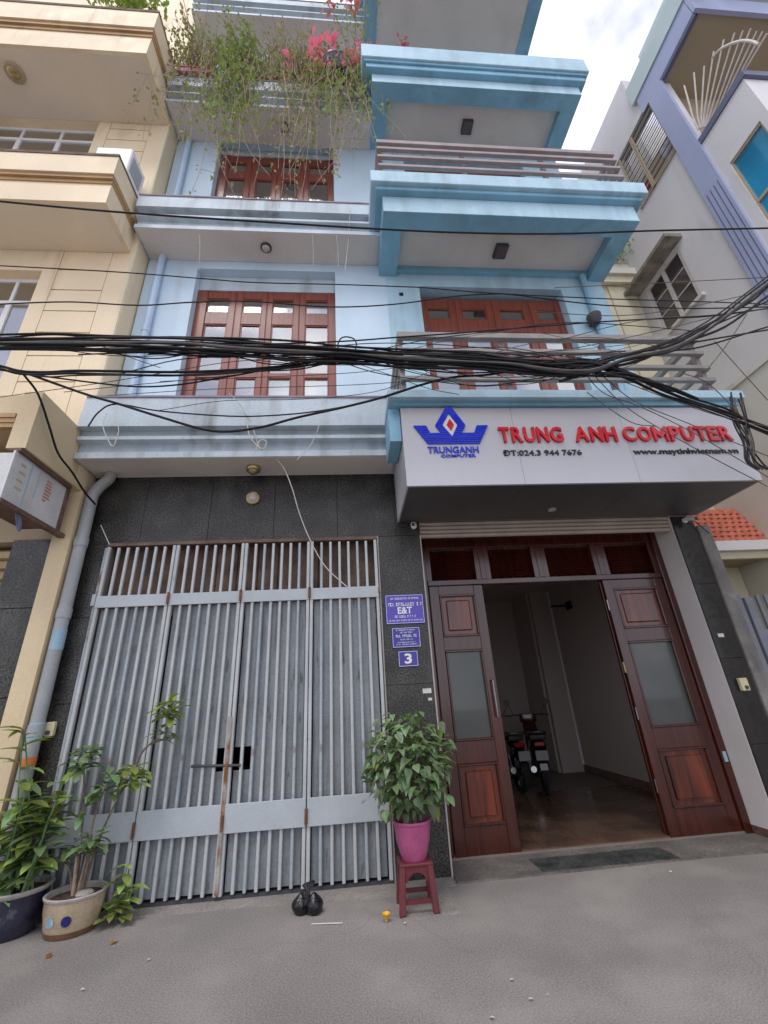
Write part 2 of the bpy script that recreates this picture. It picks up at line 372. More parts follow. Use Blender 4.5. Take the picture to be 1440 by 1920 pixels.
# ------------------------------------------------------------------ builders
class B:
    """collects shapes into one bmesh"""
    def __init__(s):
        s.bm = bmesh.new()
    def box(s, x0, x1, y0, y1, z0, z1, bev=0.0, seg=1):
        bm = bmesh.new()
        vs_ = [bm.verts.new((x, y, z)) for z in (z0, z1) for y in (y0, y1) for x in (x0, x1)]
        for q in ((0, 2, 3, 1), (4, 5, 7, 6), (0, 1, 5, 4), (2, 6, 7, 3), (0, 4, 6, 2), (1, 3, 7, 5)):
            bm.faces.new([vs_[i] for i in q])
        if bev:
            bmesh.ops.bevel(bm, geom=list(bm.edges), offset=bev, segments=seg, profile=0.6, affect='EDGES')
        s.merge(bm)
        return s
    def merge(s, bm, mx=None):
        if mx is not None:
            bm.transform(mx)
        me = bpy.data.meshes.new('tmp')
        bm.to_mesh(me)
        bm.free()
        s.bm.from_mesh(me)
        bpy.data.meshes.remove(me)
        return s
    def prism(s, pts, a0, a1, axis='X'):
        """closed profile swept along an axis; X: pts are (y,z), Y: (x,z), Z: (x,y)"""
        def P(p, a):
            return {'X': (a, p[0], p[1]), 'Y': (p[0], a, p[1]), 'Z': (p[0], p[1], a)}[axis]
        v0 = [s.bm.verts.new(P(p, a0)) for p in pts]
        v1 = [s.bm.verts.new(P(p, a1)) for p in pts]
        n = len(pts)
        fs = [s.bm.faces.new([v0[i], v0[(i + 1) % n], v1[(i + 1) % n], v1[i]]) for i in range(n)]
        fs.append(s.bm.faces.new(v0[::-1]))
        fs.append(s.bm.faces.new(v1))
        return s
    def tube(s, pts, r, n=6, caps=True):
        pts = [Vector(p) for p in pts]
        rings = []
        t0 = (pts[1] - pts[0]).normalized()
        up = Vector((0, 0, 1)) if abs(t0.z) < 0.9 else Vector((0, 1, 0))
        u = t0.cross(up).normalized()
        for i, p in enumerate(pts):
            t = (pts[min(i + 1, len(pts) - 1)] - pts[max(i - 1, 0)])
            if t.length < 1e-9:
                t = t0
            t = t.normalized()
            u = (u - t * u.dot(t))
            u = u.normalized() if u.length > 1e-6 else t.orthogonal().normalized()
            v = t.cross(u)
            rr = r[i] if isinstance(r, (list, tuple)) else r
            rings.append([s.bm.verts.new(p + (u * math.cos(2 * math.pi * k / n) + v * math.sin(2 * math.pi * k / n)) * rr) for k in range(n)])
        for a, b in zip(rings, rings[1:]):
            for k in range(n):
                s.bm.faces.new((a[k], a[(k + 1) % n], b[(k + 1) % n], b[k]))
        if caps:
            s.bm.faces.new(rings[0][::-1])
            s.bm.faces.new(rings[-1])
        return s
    def lathe(s, prof, c, n=24, axis='Z', cap0=True, cap1=True):
        """prof: (radius, height) pairs"""
        rings = []
        for r, h in prof:
            ring = []
            for k in range(n):
                a = 2 * math.pi * k / n
                x, y = r * math.cos(a), r * math.sin(a)
                d = {'Z': (x, y, h), 'Y': (x, -h, y), 'X': (h, x, y)}[axis]
                ring.append(s.bm.verts.new((c[0] + d[0], c[1] + d[1], c[2] + d[2])))
            rings.append(ring)
        for a, b in zip(rings, rings[1:]):
            for k in range(n):
                s.bm.faces.new((a[k], a[(k + 1) % n], b[(k + 1) % n], b[k]))
        if cap0:
            s.bm.faces.new(rings[0][::-1])
        if cap1:
            s.bm.faces.new(rings[-1])
        return s
    def quad(s, *p):
        s.bm.faces.new([s.bm.verts.new(q) for q in p])
        return s
    def mesh(s, name):
        bmesh.ops.recalc_face_normals(s.bm, faces=list(s.bm.faces))
        me = bpy.data.meshes.new(name)
        s.bm.to_mesh(me)
        s.bm.free()
        return me
    def build(s, name, m, parent=None, smooth=False):
        return obj(name, s.mesh(name), m, parent, smooth)

def wm(o):
    if o.parent is None:
        return o.matrix_basis.copy()
    return wm(o.parent) @ o.matrix_parent_inverse @ o.matrix_basis

def obj(name, me, m=None, parent=None, smooth=False):
    if m is not None and not me.materials:
        me.materials.append(m)
    if smooth:
        for p in me.polygons:
            p.use_smooth = True
        try:
            me.set_sharp_from_angle(angle=R(40))
        except Exception:
            pass
    o = bpy.data.objects.new(name, me)
    col.objects.link(o)
    if parent is not None:
        o.parent = parent
        o.matrix_parent_inverse = wm(parent).inverted()
    return o

def tag(o, label=None, cat=None, group=None, kind=None):
    if label:
        o['label'] = label
    if cat:
        o['category'] = cat
    if group:
        o['group'] = group
    if kind:
        o['kind'] = kind
    return o

def thing(name, loc, label, cat, group=None):
    o = bpy.data.objects.new(name, None)
    col.objects.link(o)
    o.location = loc
    o.empty_display_size = 0.1
    return tag(o, label, cat, group)

def boxo(name, m, parent, *a, **k):
    return B().box(*a, **k).build(name, m, parent)

def smooth_path(pts, sub=6):
    """Catmull-Rom through the points"""
    P = [Vector(p) for p in pts]
    P = [P[0] * 2 - P[1]] + P + [P[-1] * 2 - P[-2]]
    out = []
    for i in range(1, len(P) - 2):
        a, b, c, d = P[i - 1:i + 3]
        for k in range(sub):
            t = k / sub
            out.append(0.5 * (2 * b + (c - a) * t + (2 * a - 5 * b + 4 * c - d) * t * t + (3 * b - a - 3 * c + d) * t ** 3))
    out.append(P[-2])
    return out

_dg = None
def text_mesh(s, ext=0.0, off=0.0):
    cu = bpy.data.curves.new('t', 'FONT')
    cu.body = s
    cu.extrude = ext
    cu.offset = off
    cu.resolution_u = 3
    o = bpy.data.objects.new('t', cu)
    col.objects.link(o)
    dg = bpy.context.evaluated_depsgraph_get()
    dg.update()
    me = bpy.data.meshes.new_from_object(o.evaluated_get(dg))
    bpy.data.objects.remove(o)
    bpy.data.curves.remove(cu)
    return me

def text_obj(name, s, x0, x1, z0, z1, y, m, parent, ext=0.02, off=0.0, shear=0.0):
    """lettering facing -Y that fills the rectangle; its back lies on y"""
    me = text_mesh(s, 0.5, off)
    vx = [v.co.x for v in me.vertices]
    vy = [v.co.y for v in me.vertices]
    ax, bx, ay, by = min(vx), max(vx), min(vy), max(vy)
    for v in me.vertices:
        fx = (v.co.x - ax) / (bx - ax)
        fz = (v.co.y - ay) / (by - ay)
        v.co = (x0 + fx * (x1 - x0) + shear * (z1 - z0) * fz, y - ext * (v.co.z + 0.5), z0 + fz * (z1 - z0))
    me.materials.clear()
    return obj(name, me, m, parent)

# ================================================================== ground
street = B().box(-40, 40, -40, 40, -0.3, 0.0).build('street', M_ASPH)
tag(street, 'worn grey asphalt street in front of the houses', kind='structure')
ap = B()
_pts = [(-2.95, 0.3), (-2.95, -0.16), (-2.2, -0.15), (-1.5, -0.2), (-0.9, -0.2), (-0.2, -0.25), (0.3, -0.3), (0.34, -0.72), (0.8, -0.68), (0.78, -0.2), (0.86, -0.18), (0.86, 0.3)]
ap.prism(_pts, -0.05, 0.006, 'Z')
tag(ap.build('concrete_apron', M_CONC), 'rough concrete strip along the foot of the gate', kind='structure')
apr = B()
apr.prism([(0.88, 0.36), (0.88, -0.16), (2.0, -0.15), (3.2, -0.13), (4.42, -0.17), (4.42, 0.36)], -0.05, 0.014, 'Z')
step = apr.build('door_step', M_STEP)
tag(step, 'low concrete doorstep in front of the wooden doors', kind='structure')
mb = B()
for i in range(3):
    mb = B().box(1.66 + i * 0.44, 2.09 + i * 0.44, -0.12, 0.2, 0.004, 0.019)
    mb.build('marble_tile', M_MARB, step)

# ================================================================== blue townhouse
house = thing('townhouse', (0.7, 0, 0), 'pale blue and turquoise townhouse with red wood windows', 'house')

# ground floor structure (behind the stone)
w = B()
w.box(-3.0, -2.70, 0.03, 6.0, 0, 4.1)                   # left pier and party wall
w.box(0.36, 0.86, 0.03, 6.0, 0, 4.1)                    # wall between gate and shop
w.box(4.131, 4.40, 0.03, 0.42, 0, 4.1)                  # right pier
w.box(4.36, 4.50, 0.42, 6.0, 0, 4.1)
w.box(-2.70, 0.36, 0.03, 0.3, 3.30, 4.1)
w.box(0.86, 4.131, 0.16, 0.42, 3.40, 4.1)
w.box(-3.0, 4.5, 6.0, 6.2, 0, 15)
w.build('ground_floor_wall', M_ROOM, house)

# granite slabs on the ground floor front
def slab(x0, x1, z0, z1, m=M_GRAN, y0=0.0):
    g = 0.0012
    return boxo('stone_slab', m, house, x0 + g, x1 - g, y0 - 0.001 * random.random(), 0.029, z0 + g, z1 - g, bev=0.0025)
for a, b in ((-3.0, -2.37), (-2.37, -1.62), (-1.62, -0.87), (-0.87, -0.12), (-0.12, 0.58)):
    slab(a, b, 3.27, 4.12)
slab(0.58, 0.86, 3.27, 4.12)
for a, b in ((0.0, 0.8), (0.8, 1.62), (1.62, 2.45), (2.45, 3.27)):
    slab(-3.0, -2.70, a, b)
    slab(0.36, 0.86, a, b)
for a, b in ((0.0, 0.85), (0.85, 1.7), (1.7, 2.55), (2.55, 3.43)):
    slab(4.134, 4.42, a, b, M_GRAN2)
boxo('edge_trim', M_JOINT, house, 0.345, 0.36, -0.012, 0.2, 0, 3.27)
boxo('edge_trim', M_JOINT, house, 0.86, 0.874, -0.008, 0.3, 0, 3.27)
boxo('reveal', M_REVEAL, house, 4.125, 4.131, 0.02, 0.37, 0.02, 3.44)
boxo('skirting', M_BWOOD, house, 4.118, 4.125, 0.03, 0.37, 0.015, 0.09)

# upper walls, left bay
def wall_with_holes(name, m, x0, x1, z0, z1, holes, y0=0.0, y1=0.25):
    w_ = B()
    xs = sorted({x0, x1, *[h[0] for h in holes], *[h[1] for h in holes]})
    zs = sorted({z0, z1, *[h[2] for h in holes], *[h[3] for h in holes]})
    vt = {}
    def V(i, j, y):
        k = (i, j, y)
        if k not in vt:
            vt[k] = w_.bm.verts.new((xs[i], y, zs[j]))
        return vt[k]
    def solid(i, j):
        if i < 0 or j < 0 or i >= len(xs) - 1 or j >= len(zs) - 1:
            return False
        cx, cz = (xs[i] + xs[i + 1]) / 2, (zs[j] + zs[j + 1]) / 2
        return not any(h[0] < cx < h[1] and h[2] < cz < h[3] for h in holes)
    for i in range(len(xs) - 1):
        for j in range(len(zs) - 1):
            if not solid(i, j):
                continue
            for y in (y0, y1):
                w_.bm.faces.new([V(i, j, y), V(i + 1, j, y), V(i + 1, j + 1, y), V(i, j + 1, y)])
            for di, dj, a, b in ((-1, 0, (0, 0), (0, 1)), (1, 0, (1, 0), (1, 1)), (0, -1, (0, 0), (1, 0)), (0, 1, (0, 1), (1, 1))):
                if not solid(i + di, j + dj):
                    w_.bm.faces.new([V(i + a[0], j + a[1], y0), V(i + b[0], j + b[1], y0), V(i + b[0], j + b[1], y1), V(i + a[0], j + a[1], y1)])
    return w_.build(name, m, house)

WIN_X = (-2.25, -0.11)
wall_with_holes('wall', M_PALE, -3.0, 0.70, 4.12, 15.6, [(*WIN_X, 5.0, 7.83), (*WIN_X, 8.9, 11.40), (*WIN_X, 12.5, 14.55)])
DOOR_X = (1.235, 3.62)
wall_with_holes('wall', M_TURQL, 0.70, 4.36, 4.12, 15.6, [(*DOOR_X, 4.62, 7.55), (*DOOR_X, 8.3, 11.1), (*DOOR_X, 12.2, 14.4)])
# party walls, floors and roof that close the storeys
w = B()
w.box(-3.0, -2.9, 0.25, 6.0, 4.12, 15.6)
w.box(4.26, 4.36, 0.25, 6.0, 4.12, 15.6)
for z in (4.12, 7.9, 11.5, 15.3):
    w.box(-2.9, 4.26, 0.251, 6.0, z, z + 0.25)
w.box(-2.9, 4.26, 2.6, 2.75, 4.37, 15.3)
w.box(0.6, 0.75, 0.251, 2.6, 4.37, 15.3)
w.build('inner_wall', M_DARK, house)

# left bay canopies with stepped mouldings
def canopy(z0, yf, kind, x0=-3.02, x1=0.6):
    b = B()
    prof = [(-0.001, z0), (yf, z0), (yf, z0 + 0.075), (yf + 0.055, z0 + 0.08), (yf + 0.055, z0 + 0.21), (yf - 0.03, z0 + 0.225), (yf - 0.03, z0 + 0.27),
            (yf + 0.03, z0 + 0.28), (yf + 0.03, z0 + 0.37), (yf - 0.075, z0 + 0.375)]
    if kind == 1:
        prof += [(yf - 0.075, z0 + 0.56), (yf - 0.055, z0 + 0.57), (yf - 0.055, z0 + 0.79), (-0.001, z0 + 0.79)]
    elif kind == 2:
        prof += [(yf - 0.075, z0 + 0.62), (-0.001, z0 + 0.62)]
    else:
        prof += [(yf - 0.075, z0 + 0.50), (yf + 0.03, z0 + 0.53), (yf + 0.03, z0 + 0.95), (-0.001, z0 + 0.95)]
    b.prism(prof, x0, x1, 'X')
    c = b.build('canopy', M_MOULD, house)
    boxo('soffit_panel', M_SOFF, c, x0 + 0.03, x1 - 0.03, yf + 0.012, -0.004, z0 - 0.004, z0 + 0.02)
    zt = prof[-1][1]
    boxo('coping', M_COPE, c, x0 + 0.01, x1, prof[-2][0] - 0.012, prof[-2][0] + 0.2, zt + 0.001, zt + 0.028)
    return c
canopy(4.13, -0.435, 1)
canopy(8.01, -0.498, 2)
canopy(11.31, -0.58, 3)
canopy(14.9, -0.58, 3)

# right bay balconies: ring beams with a recessed soffit, stepped cornice above
def balcony(z0, zc, tops, recess, x0=0.6, x1=4.42, yf=-1.0, coping=False):
    b = B()
    b.box(x0, x1, yf, yf + 0.25, z0, zc)
    b.box(x0, x0 + 0.28, yf + 0.25, -0.002, z0, zc)
    b.box(x1 - 0.29, x1, yf + 0.25, -0.002, z0, zc)
    b.box(x0 + 0.28, x1 - 0.29, -0.07, -0.002, z0 + 0.06, zc)
    o = b.build('balcony', M_TURQ_SHADED, house)
    boxo('soffit_panel', M_SOFF, o, x0 + 0.281, x1 - 0.291, yf + 0.251, -0.071, recess, zc - 0.01)
    boxo('fascia', M_TURQL, o, x0 + 0.004, x1 - 0.004, yf - 0.006, yf - 0.0005, z0 + 0.004, zc - 0.001, bev=0.002)  # thin lighter skin for the lit front of the beam
    for (d, za, zb, m) in tops:
        boxo('cornice', m, o, x0 - d, x1 + d, yf - d, -0.003, za + 0.0005, zb, bev=0.008)
    if coping:
        zt = tops[-1][2]
        boxo('coping', M_COPE, o, x0 - 0.06, x1 - 0.05, yf - 0.1, yf + 0.1, zt + 0.001, zt + 0.05)
    return o
bal2 = balcony(7.76, 8.10, [(0.10, 8.10, 8.17, M_TURQ_SHADED), (0.165, 8.17, 8.42, M_TURQL)], 7.93)
bal3 = balcony(11.34, 11.60, [(0.10, 11.60, 11.72, M_TURQ_SHADED), (0.135, 11.72, 11.78, M_TURQ_SHADED), (0.17, 11.78, 12.22, M_TURQL)], 11.50, coping=True)
bal4 = balcony(15.0, 15.45, [(0.10, 15.45, 15.6, M_TURQ_SHADED), (0.17, 15.6, 16.1, M_TURQL)], 15.03, yf=-2.0)
# street level balcony over the signboard
b = B()
b.box(0.47, 4.66, -1.06, -0.003, 4.475, 4.585, bev=0.006)
bal1 = b.build('balcony', M_TURQL, house)
boxo('cornice', M_TURQ_SHADED, bal1, 0.53, 4.60, -1.0, -0.003, 4.415, 4.474)
boxo('bracket', M_TURQ_SHADED, bal1, 0.475, 0.598, -0.93, -0.47, 4.0, 4.414)

# railings: four flat rails round three sides
def railing(par, zs, x0, x1, yf, m, h, posts):
    for i, z in enumerate(zs):
        hh = h * (1.5 if i == 0 else 1.0)
        r = B()
        t = 0.075 if i == 0 else 0.055
        r.box(x0, x1, yf, yf + t, z - hh, z, bev=0.004)
        r.box(x0, x0 + t, yf + t + 0.001, -0.004, z - hh, z, bev=0.004)
        r.box(x1 - t, x1, yf + t + 0.001, -0.004, z - hh, z, bev=0.004)
        r.build('rail', m, par)
    for x in posts:
        boxo('post', M_RAIL2, par, x, x + 0.06, yf + 0.08, yf + 0.13, zs[-1] - h - 0.2, zs[0] - h * 1.5)
railing(bal1, (5.50, 5.25, 5.02, 4.83), 0.64, 4.47, -1.0, M_RAIL, 0.054, (0.645, 1.9, 3.2, 4.4))
railing(bal2, (9.46, 9.27, 9.06, 8.83), 0.575, 4.46, -1.05, M_RAIL2, 0.055, (0.6, 1.9, 3.2, 4.37))
for x in (0.78, 1.35, 2.45, 3.15):
    boxo('post', M_DSTEEL, bal3, x, x + 0.04, -0.92, -0.88, 12.223, 12.95)

# windows
def window(x0, x1, z0, z1, cols, rows, y=0.15, curtain=True, dark=False):
    b = B()
    ce = [x0] + [v for c in cols for v in c] + [x1]
    e = 0.0
    for i in range(0, len(ce), 2):
        a, c = ce[i], ce[i + 1]
        if c - a > 0.15 and 0 < i < len(ce) - 2:
            mid = (a + c) / 2
            b.box(a, mid - 0.004, y, y + 0.07, z0, z1, bev=0.006)
            b.box(mid + 0.004, c, y, y + 0.07, z0, z1, bev=0.006)
            b.box(mid - 0.004, mid + 0.004, y + 0.012, y + 0.05, z0, z1)
        else:
            b.box(a, c, y - 0.01, y + 0.07, z0, z1, bev=0.006)
    re = [z0] + [v for r_ in rows for v in r_] + [z1]
    for c in cols:
        for i in range(0, len(re), 2):
            if re[i + 1] - re[i] > 0.005:
                b.box(c[0] - 0.004, c[1] + 0.004, y + 0.006, y + 0.065, re[i], re[i + 1], bev=0.006)
    wd = b.build('window', M_WOOD, house)
    for c in cols:
        for r_ in rows:
            boxo('pane', M_GLASS, wd, c[0] - 0.003, c[1] + 0.003, y + 0.035, y + 0.041, r_[0] - 0.003, r_[1] + 0.003)
            bead = B()
            for (p, q, u, v) in ((c[0], c[1], r_[0], r_[0] + 0.014), (c[0], c[1], r_[1] - 0.014, r_[1]), (c[0], c[0] + 0.014, r_[0] + 0.014, r_[1] - 0.014), (c[1] - 0.014, c[1], r_[0] + 0.014, r_[1] - 0.014)):
                bead.box(p, q, y + 0.018, y + 0.034, u, v)
            bead.build('glazing_bead', M_WOODH, wd)
    if curtain:
        cb = B()
        n = 60
        for s_, (ca, cb_) in enumerate(((x0 + 0.05, (x0 + x1) / 2 - 0.02), ((x0 + x1) / 2 + 0.02, x1 - 0.05))):
            pr = []
            for i in range(n + 1):
                t = i / n
                pr.append((ca + (cb_ - ca) * t, y + 0.09 + 0.014 * math.sin(t * 60 + 1.3 * math.sin(t * 9))))
            f_ = [cb.bm.verts.new((p[0], p[1], z0 + 0.05)) for p in pr]
            g_ = [cb.bm.verts.new((p[0], p[1], z1 - 0.05)) for p in pr]
            for i in range(n):
                cb.bm.faces.new((f_[i], f_[i + 1], g_[i + 1], g_[i]))
        cb.build('curtain', M_CURT, wd, smooth=True)
    return wd
LC = [(-2.09, -1.76), (-1.55, -1.26), (-1.09, -0.77), (-0.58, -0.23)]
RC = [(1.37, 1.72), (1.93, 2.33), (2.56, 2.96), (3.20, 3.52)]
window(-2.25, -0.112, 5.002, 7.52, LC, [(5.15, 5.80), (5.88, 6.83), (7.08, 7.37)])
window(-2.25, -0.112, 8.902, 11.20, LC, [(8.98, 9.5), (9.58, 10.50), (10.74, 11.0)])
window(-2.25, -0.112, 12.502, 14.4, LC, [(12.6, 13.7), (13.9, 14.2)])
window(1.237, 3.618, 4.622, 7.46, RC, [(4.8, 5.35), (5.50, 6.15), (6.25, 6.74), (7.02, 7.25)])
window(1.237, 3.618, 8.43, 11.02, RC, [(8.6, 9.6), (9.7, 10.3), (10.6, 10.85)])
boxo('blind_box', M_MOULD, house, -2.249, -0.111, 0.14, 0.24, 7.525, 7.829)
boxo('blind_box', M_MOULD, house, -2.249, -0.111, 0.14, 0.24, 11.205, 11.399)

# ---- shop opening: shutter, transom, leaves
b = B()
for i in range(5):
    z = 3.25 + i * 0.052
    b = B()
    b.prism([(0.055, z + 0.003), (0.040, z + 0.012), (0.038, z + 0.036), (0.05, z + 0.049), (0.075, z + 0.049), (0.075, z + 0.003)], 0.876, 4.123, 'X')
    b.build('shutter_slat', M_SHUT, house)
frame = B()
Y0, Y1 = 0.37, 0.46
frame.box(0.885, 0.972, Y0, Y1, 0.015, 3.40, bev=0.005)
frame.box(4.045, 4.124, Y0 - 0.03, Y1, 0.015, 3.40, bev=0.005)
frame.box(0.973, 4.044, Y0 - 0.012, Y1, 2.735, 2.80, bev=0.006)
frame.box(0.973, 4.044, Y0, Y1, 3.22, 3.40, bev=0.005)
MUL = (1.70, 2.46, 3.28)
for x in MUL:
    frame.box(x - 0.035, x + 0.035, Y0 + 0.004, Y1, 2.801, 3.219, bev=0.005)
fr = frame.build('door_frame', M_DOOR, house)
xs = [0.973, *[v for x in MUL for v in (x - 0.035, x + 0.035)], 4.044]
for i in range(0, 8, 2):
    lv = B()
    n = 11
    for k in range(n):
        z = 2.83 + k * 0.034
        lv.prism([(Y0 + 0.02, z), (Y0 + 0.028, z - 0.004), (Y0 + 0.06, z + 0.026), (Y0 + 0.052, z + 0.03)], xs[i] + 0.06, xs[i + 1] - 0.06, 'X')
    o = lv.build('louvre_panel', M_DOOR, fr)
    sb = B()
    sb.box(xs[i] + 0.001, xs[i] + 0.06, Y0 + 0.012, Y0 + 0.06, 2.802, 3.218)
    sb.box(xs[i + 1] - 0.06, xs[i + 1] - 0.001, Y0 + 0.012, Y0 + 0.06, 2.802, 3.218)
    sb.box(xs[i] + 0.06, xs[i + 1] - 0.06, Y0 + 0.065, Y0 + 0.075, 2.802, 3.218)
    sb.build('louvre_frame', M_DOOR, fr)

def door_leaf(x0, x1, gz=(1.03, 1.97), pz=(0.27, 0.82), tz=(2.12, 2.62), y=0.372, name='door', st=0.115):
    b = B()
    za, zb = 0.022, 2.73
    b.box(x0, x0 + st, y, y + 0.05, za, zb, bev=0.004)
    b.box(x1 - st, x1, y, y + 0.05, za, zb, bev=0.004)
    for u, v in ((za, pz[0]), (pz[1], gz[0]), (gz[1], tz[0]), (tz[1], zb)):
        b.box(x0 + st, x1 - st, y + 0.003, y + 0.047, u, v, bev=0.003)
    d = b.build(name, M_DOOR, house)
    boxo('pane', M_FROST, d, x0 + st, x1 - st, y + 0.022, y + 0.03, gz[0], gz[1])
    mo = B()
    for (u, v) in (pz, tz, gz):
        for (p, q, s_, t) in ((x0 + st, x1 - st, u, u + 0.025), (x0 + st, x1 - st, v - 0.025, v), (x0 + st, x0 + st + 0.022, u + 0.025, v - 0.025), (x1 - st - 0.022, x1 - st, u + 0.025, v - 0.025)):
            mo.box(p, q, y - 0.012, y + 0.02, s_, t, bev=0.006)
    mo.build('moulding', M_DOOR, d)
    for (u, v) in (pz, tz):
        pb = B()
        pb.box(x0 + st + 0.0225, x1 - st - 0.0225, y + 0.02, y + 0.035, u + 0.026, v - 0.026)
        pb.box(x0 + st + 0.075, x1 - st - 0.075, y + 0.004, y + 0.019, u + 0.07, v - 0.07, bev=0.012)
        pb.build('panel', M_DOORP, d)
    return d
d1 = door_leaf(0.985, 1.655)
d2 = door_leaf(3.235, 4.040)
# the inner leaves stand folded back behind the outer ones
boxo('folded_leaf', M_DOORP, house, 1.60, 1.665, 0.43, 0.475, 0.022, 2.73, bev=0.004)
boxo('folded_leaf', M_DOOR, house, 3.225, 3.30, 0.43, 0.475, 0.022, 2.73, bev=0.004)
for z in (0.42, 1.12, 2.35):
    boxo('hinge', M_CHROME, d2, 3.222, 3.234, 0.378, 0.415, z, z + 0.13)
boxo('lock_plate', M_LAMPB, d2, 3.222, 3.234, 0.38, 0.41, 1.62, 1.74)
h_ = B()
h_.tube([(1.60, 0.366, 1.62), (1.60, 0.325, 1.62), (1.60, 0.325, 1.25), (1.60, 0.366, 1.25)], 0.011, 8)
h_.build('handle', M_CHROME, d1, smooth=True)
boxo('sticker', M_SKYB, fr, 4.06, 4.10, 0.335, 0.339, 0.66, 0.76)

# ---- room behind the doors
fl = B().box(0.86, 4.36, 0.361, 6.0, -0.05, 0.03).build('interior_floor', M_GROUT, house)
for i in range(7):
    for j in range(5):
        x0 = 0.88 + i * 0.5
        y0 = 0.375 + j * 0.5
        t = boxo('floor_tile', M_TILE, fl, x0 + 0.003, min(x0 + 0.497, 4.35), y0 + 0.003, y0 + 0.497, 0.0305, 0.042 + 0.001 * random.random())
r_ = B()
r_.box(4.33, 4.36, 0.47, 4.25, 0.04, 4.0)
r_.box(3.9, 4.33, 4.2, 4.3, 0.04, 4.0)
r_.box(0.86, 3.9, 5.2, 5.3, 0.04, 4.0)
r_.box(3.86, 3.9, 4.3, 5.2, 0.04, 4.0)
r_.box(0.87, 0.9, 0.47, 5.2, 0.04, 4.0)
r_.build('room_wall', M_ROOM, house)
boxo('room_ceiling', M_ROOM, house, 0.87, 4.35, 0.47, 5.25, 3.45, 3.6)
boxo('skirting_board', M_BWOOD, house, 4.315, 4.33, 0.48, 4.2, 0.043, 0.16)
boxo('corner_trim', M_WHITE, house, 4.30, 4.329, 4.17, 4.199, 0.16, 3.44)

# ================================================================== folding gate
gate = thing('folding_gate', (-1.17, 0, 0), 'grey painted steel folding gate with vertical bars and rust', 'gate')
GX = [-2.675, -1.928, -1.172, -0.432, 0.338]
ZT = 3.215
inner = B()
for i in range(13):
    x = -2.69 + i * 0.234
    inner.box(x, x + 0.228, 0.16, 0.19, 2.45, 3.29, bev=0.006)
ib = inner.build('inner_board_wall', M_RUSTB, house)
hb = B().box(-2.69, 0.343, -0.03, 0.05, ZT + 0.012, ZT + 0.052, bev=0.004)
hb.build('top_track', M_RUSTB, gate)
hb = B().box(-2.69, 0.343, -0.02, 0.05, 0.007, 0.03)
hb.build('shaded_floor_track', M_DSTEEL, gate)  # near-black track, carrying the shadow along the gate foot in its colour
bar_me = B().box(-0.0145, 0.0145, -0.045, -0.012, 0.04, ZT - 0.01, bev=0.005).mesh('bar')
bar_me.materials.append(M_GATE)
barn_me = B().box(-0.0135, 0.0145, -0.0445, -0.012, 0.04, ZT - 0.012, bev=0.006).mesh('bar')
M_GATE2 = mat('dirty grey gate paint', (0.37, 0.41, 0.44), 0.55, 0.15, 3, 0.08, 60, streak=0.5, sc=(0.22, 0.2, 0.17), rust=0.95, rscale=3.2, rlo=0.58, rhi=0.66)
barn_me.materials.append(M_GATE2)
for i in range(4):
    xa, xb = GX[i] + 0.004, GX[i + 1] - 0.004
    lf = B()
    for x in (xa, xb - 0.033):
        lf.box(x, x + 0.033, -0.05, -0.005, 0.035, ZT, bev=0.005)
    leaf = lf.build('gate_leaf', M_GATE, gate)
    sh = B()
    # ribbed sheet behind the bars
    n = 7
    pitch = (xb - xa - 0.084) / n
    pr = []
    for k in range(n):
        x = xa + 0.042 + k * pitch
        pr += [(x + 0.0005, 0.012), (x + pitch * 0.10, 0.012), (x + pitch * 0.14, 0.009), (x + pitch * 0.96, 0.009), (x + pitch * 0.9995, 0.012)]
    for (za, zb) in ((0.05, 2.53),):
        zz = [za, zb]
        hole = None
        if i == 1:
            hole = (-1.27, -1.215)
        if i == 2:
            hole = (-1.13, -0.96)
        def strip(p, q, z0, z1):
            f_ = [sh.bm.verts.new((p[0], p[1], z0)), sh.bm.verts.new((q[0], q[1], z0)), sh.bm.verts.new((q[0], q[1], z1)), sh.bm.verts.new((p[0], p[1], z1))]
            sh.bm.faces.new(f_)
        for p, q in zip(pr, pr[1:]):
            mid = (p[0] + q[0]) / 2
            if hole and hole[0] < mid < hole[1]:
                strip(p, q, za, 0.955)
                strip(p, q, 1.15, zb)
            else:
                strip(p, q, za, zb)
    so = sh.build('sheet_panel', M_SHEET, leaf)
    boxo('band', M_BAND, leaf, xa + 0.002, xb - 0.002, -0.058, -0.0455, 2.535, 2.66, bev=0.003)
    boxo('band', M_BAND, leaf, xa + 0.002, xb - 0.002, -0.060, -0.0455, 0.478, 0.70, bev=0.003)
    step_ = (xb - xa - 0.042) / 7
    for k in range(1, 7):
        x = xa + 0.021 + k * step_
        br = obj('bar', bar_me if (k * 7 + i * 3) % 4 else barn_me, None, leaf)
        br.location = (x, 0, 0)
        br.parent = leaf
        br.matrix_parent_inverse = wm(leaf).inverted()
    if i < 3:
        for z in (0.50, 2.55):
            hg = B()
            hg.tube([(xb + 0.004, -0.072, z), (xb + 0.004, -0.072, z + 0.12)], 0.014, 8)
            hg.build('hinge', M_RUST, leaf, smooth=True)
for z in (0.52, 2.58):
    boxo('bracket', M_RUST, gate, 0.326, 0.343, -0.062, -0.03, z, z + 0.06)
    boxo('bracket', M_GATE2, gate, -2.71, -2.672, -0.062, -0.01, z - 0.02, z + 0.1)
boxo('wall_post', M_GATE2, gate, -2.705, -2.68, -0.03, 0.02, 0.03, ZT, bev=0.004)
lk = B()
lk.box(-1.2, -1.14, -0.03, 0.0, 0.99, 1.13, bev=0.006)
lk.build('lock_case', M_SHEET, gate)
lk = B()
lk.tube([(-1.5, -0.05, 1.02), (-1.05, -0.05, 1.0)], 0.012, 8)
lk.build('sliding_bolt', M_DSTEEL, gate, smooth=True)
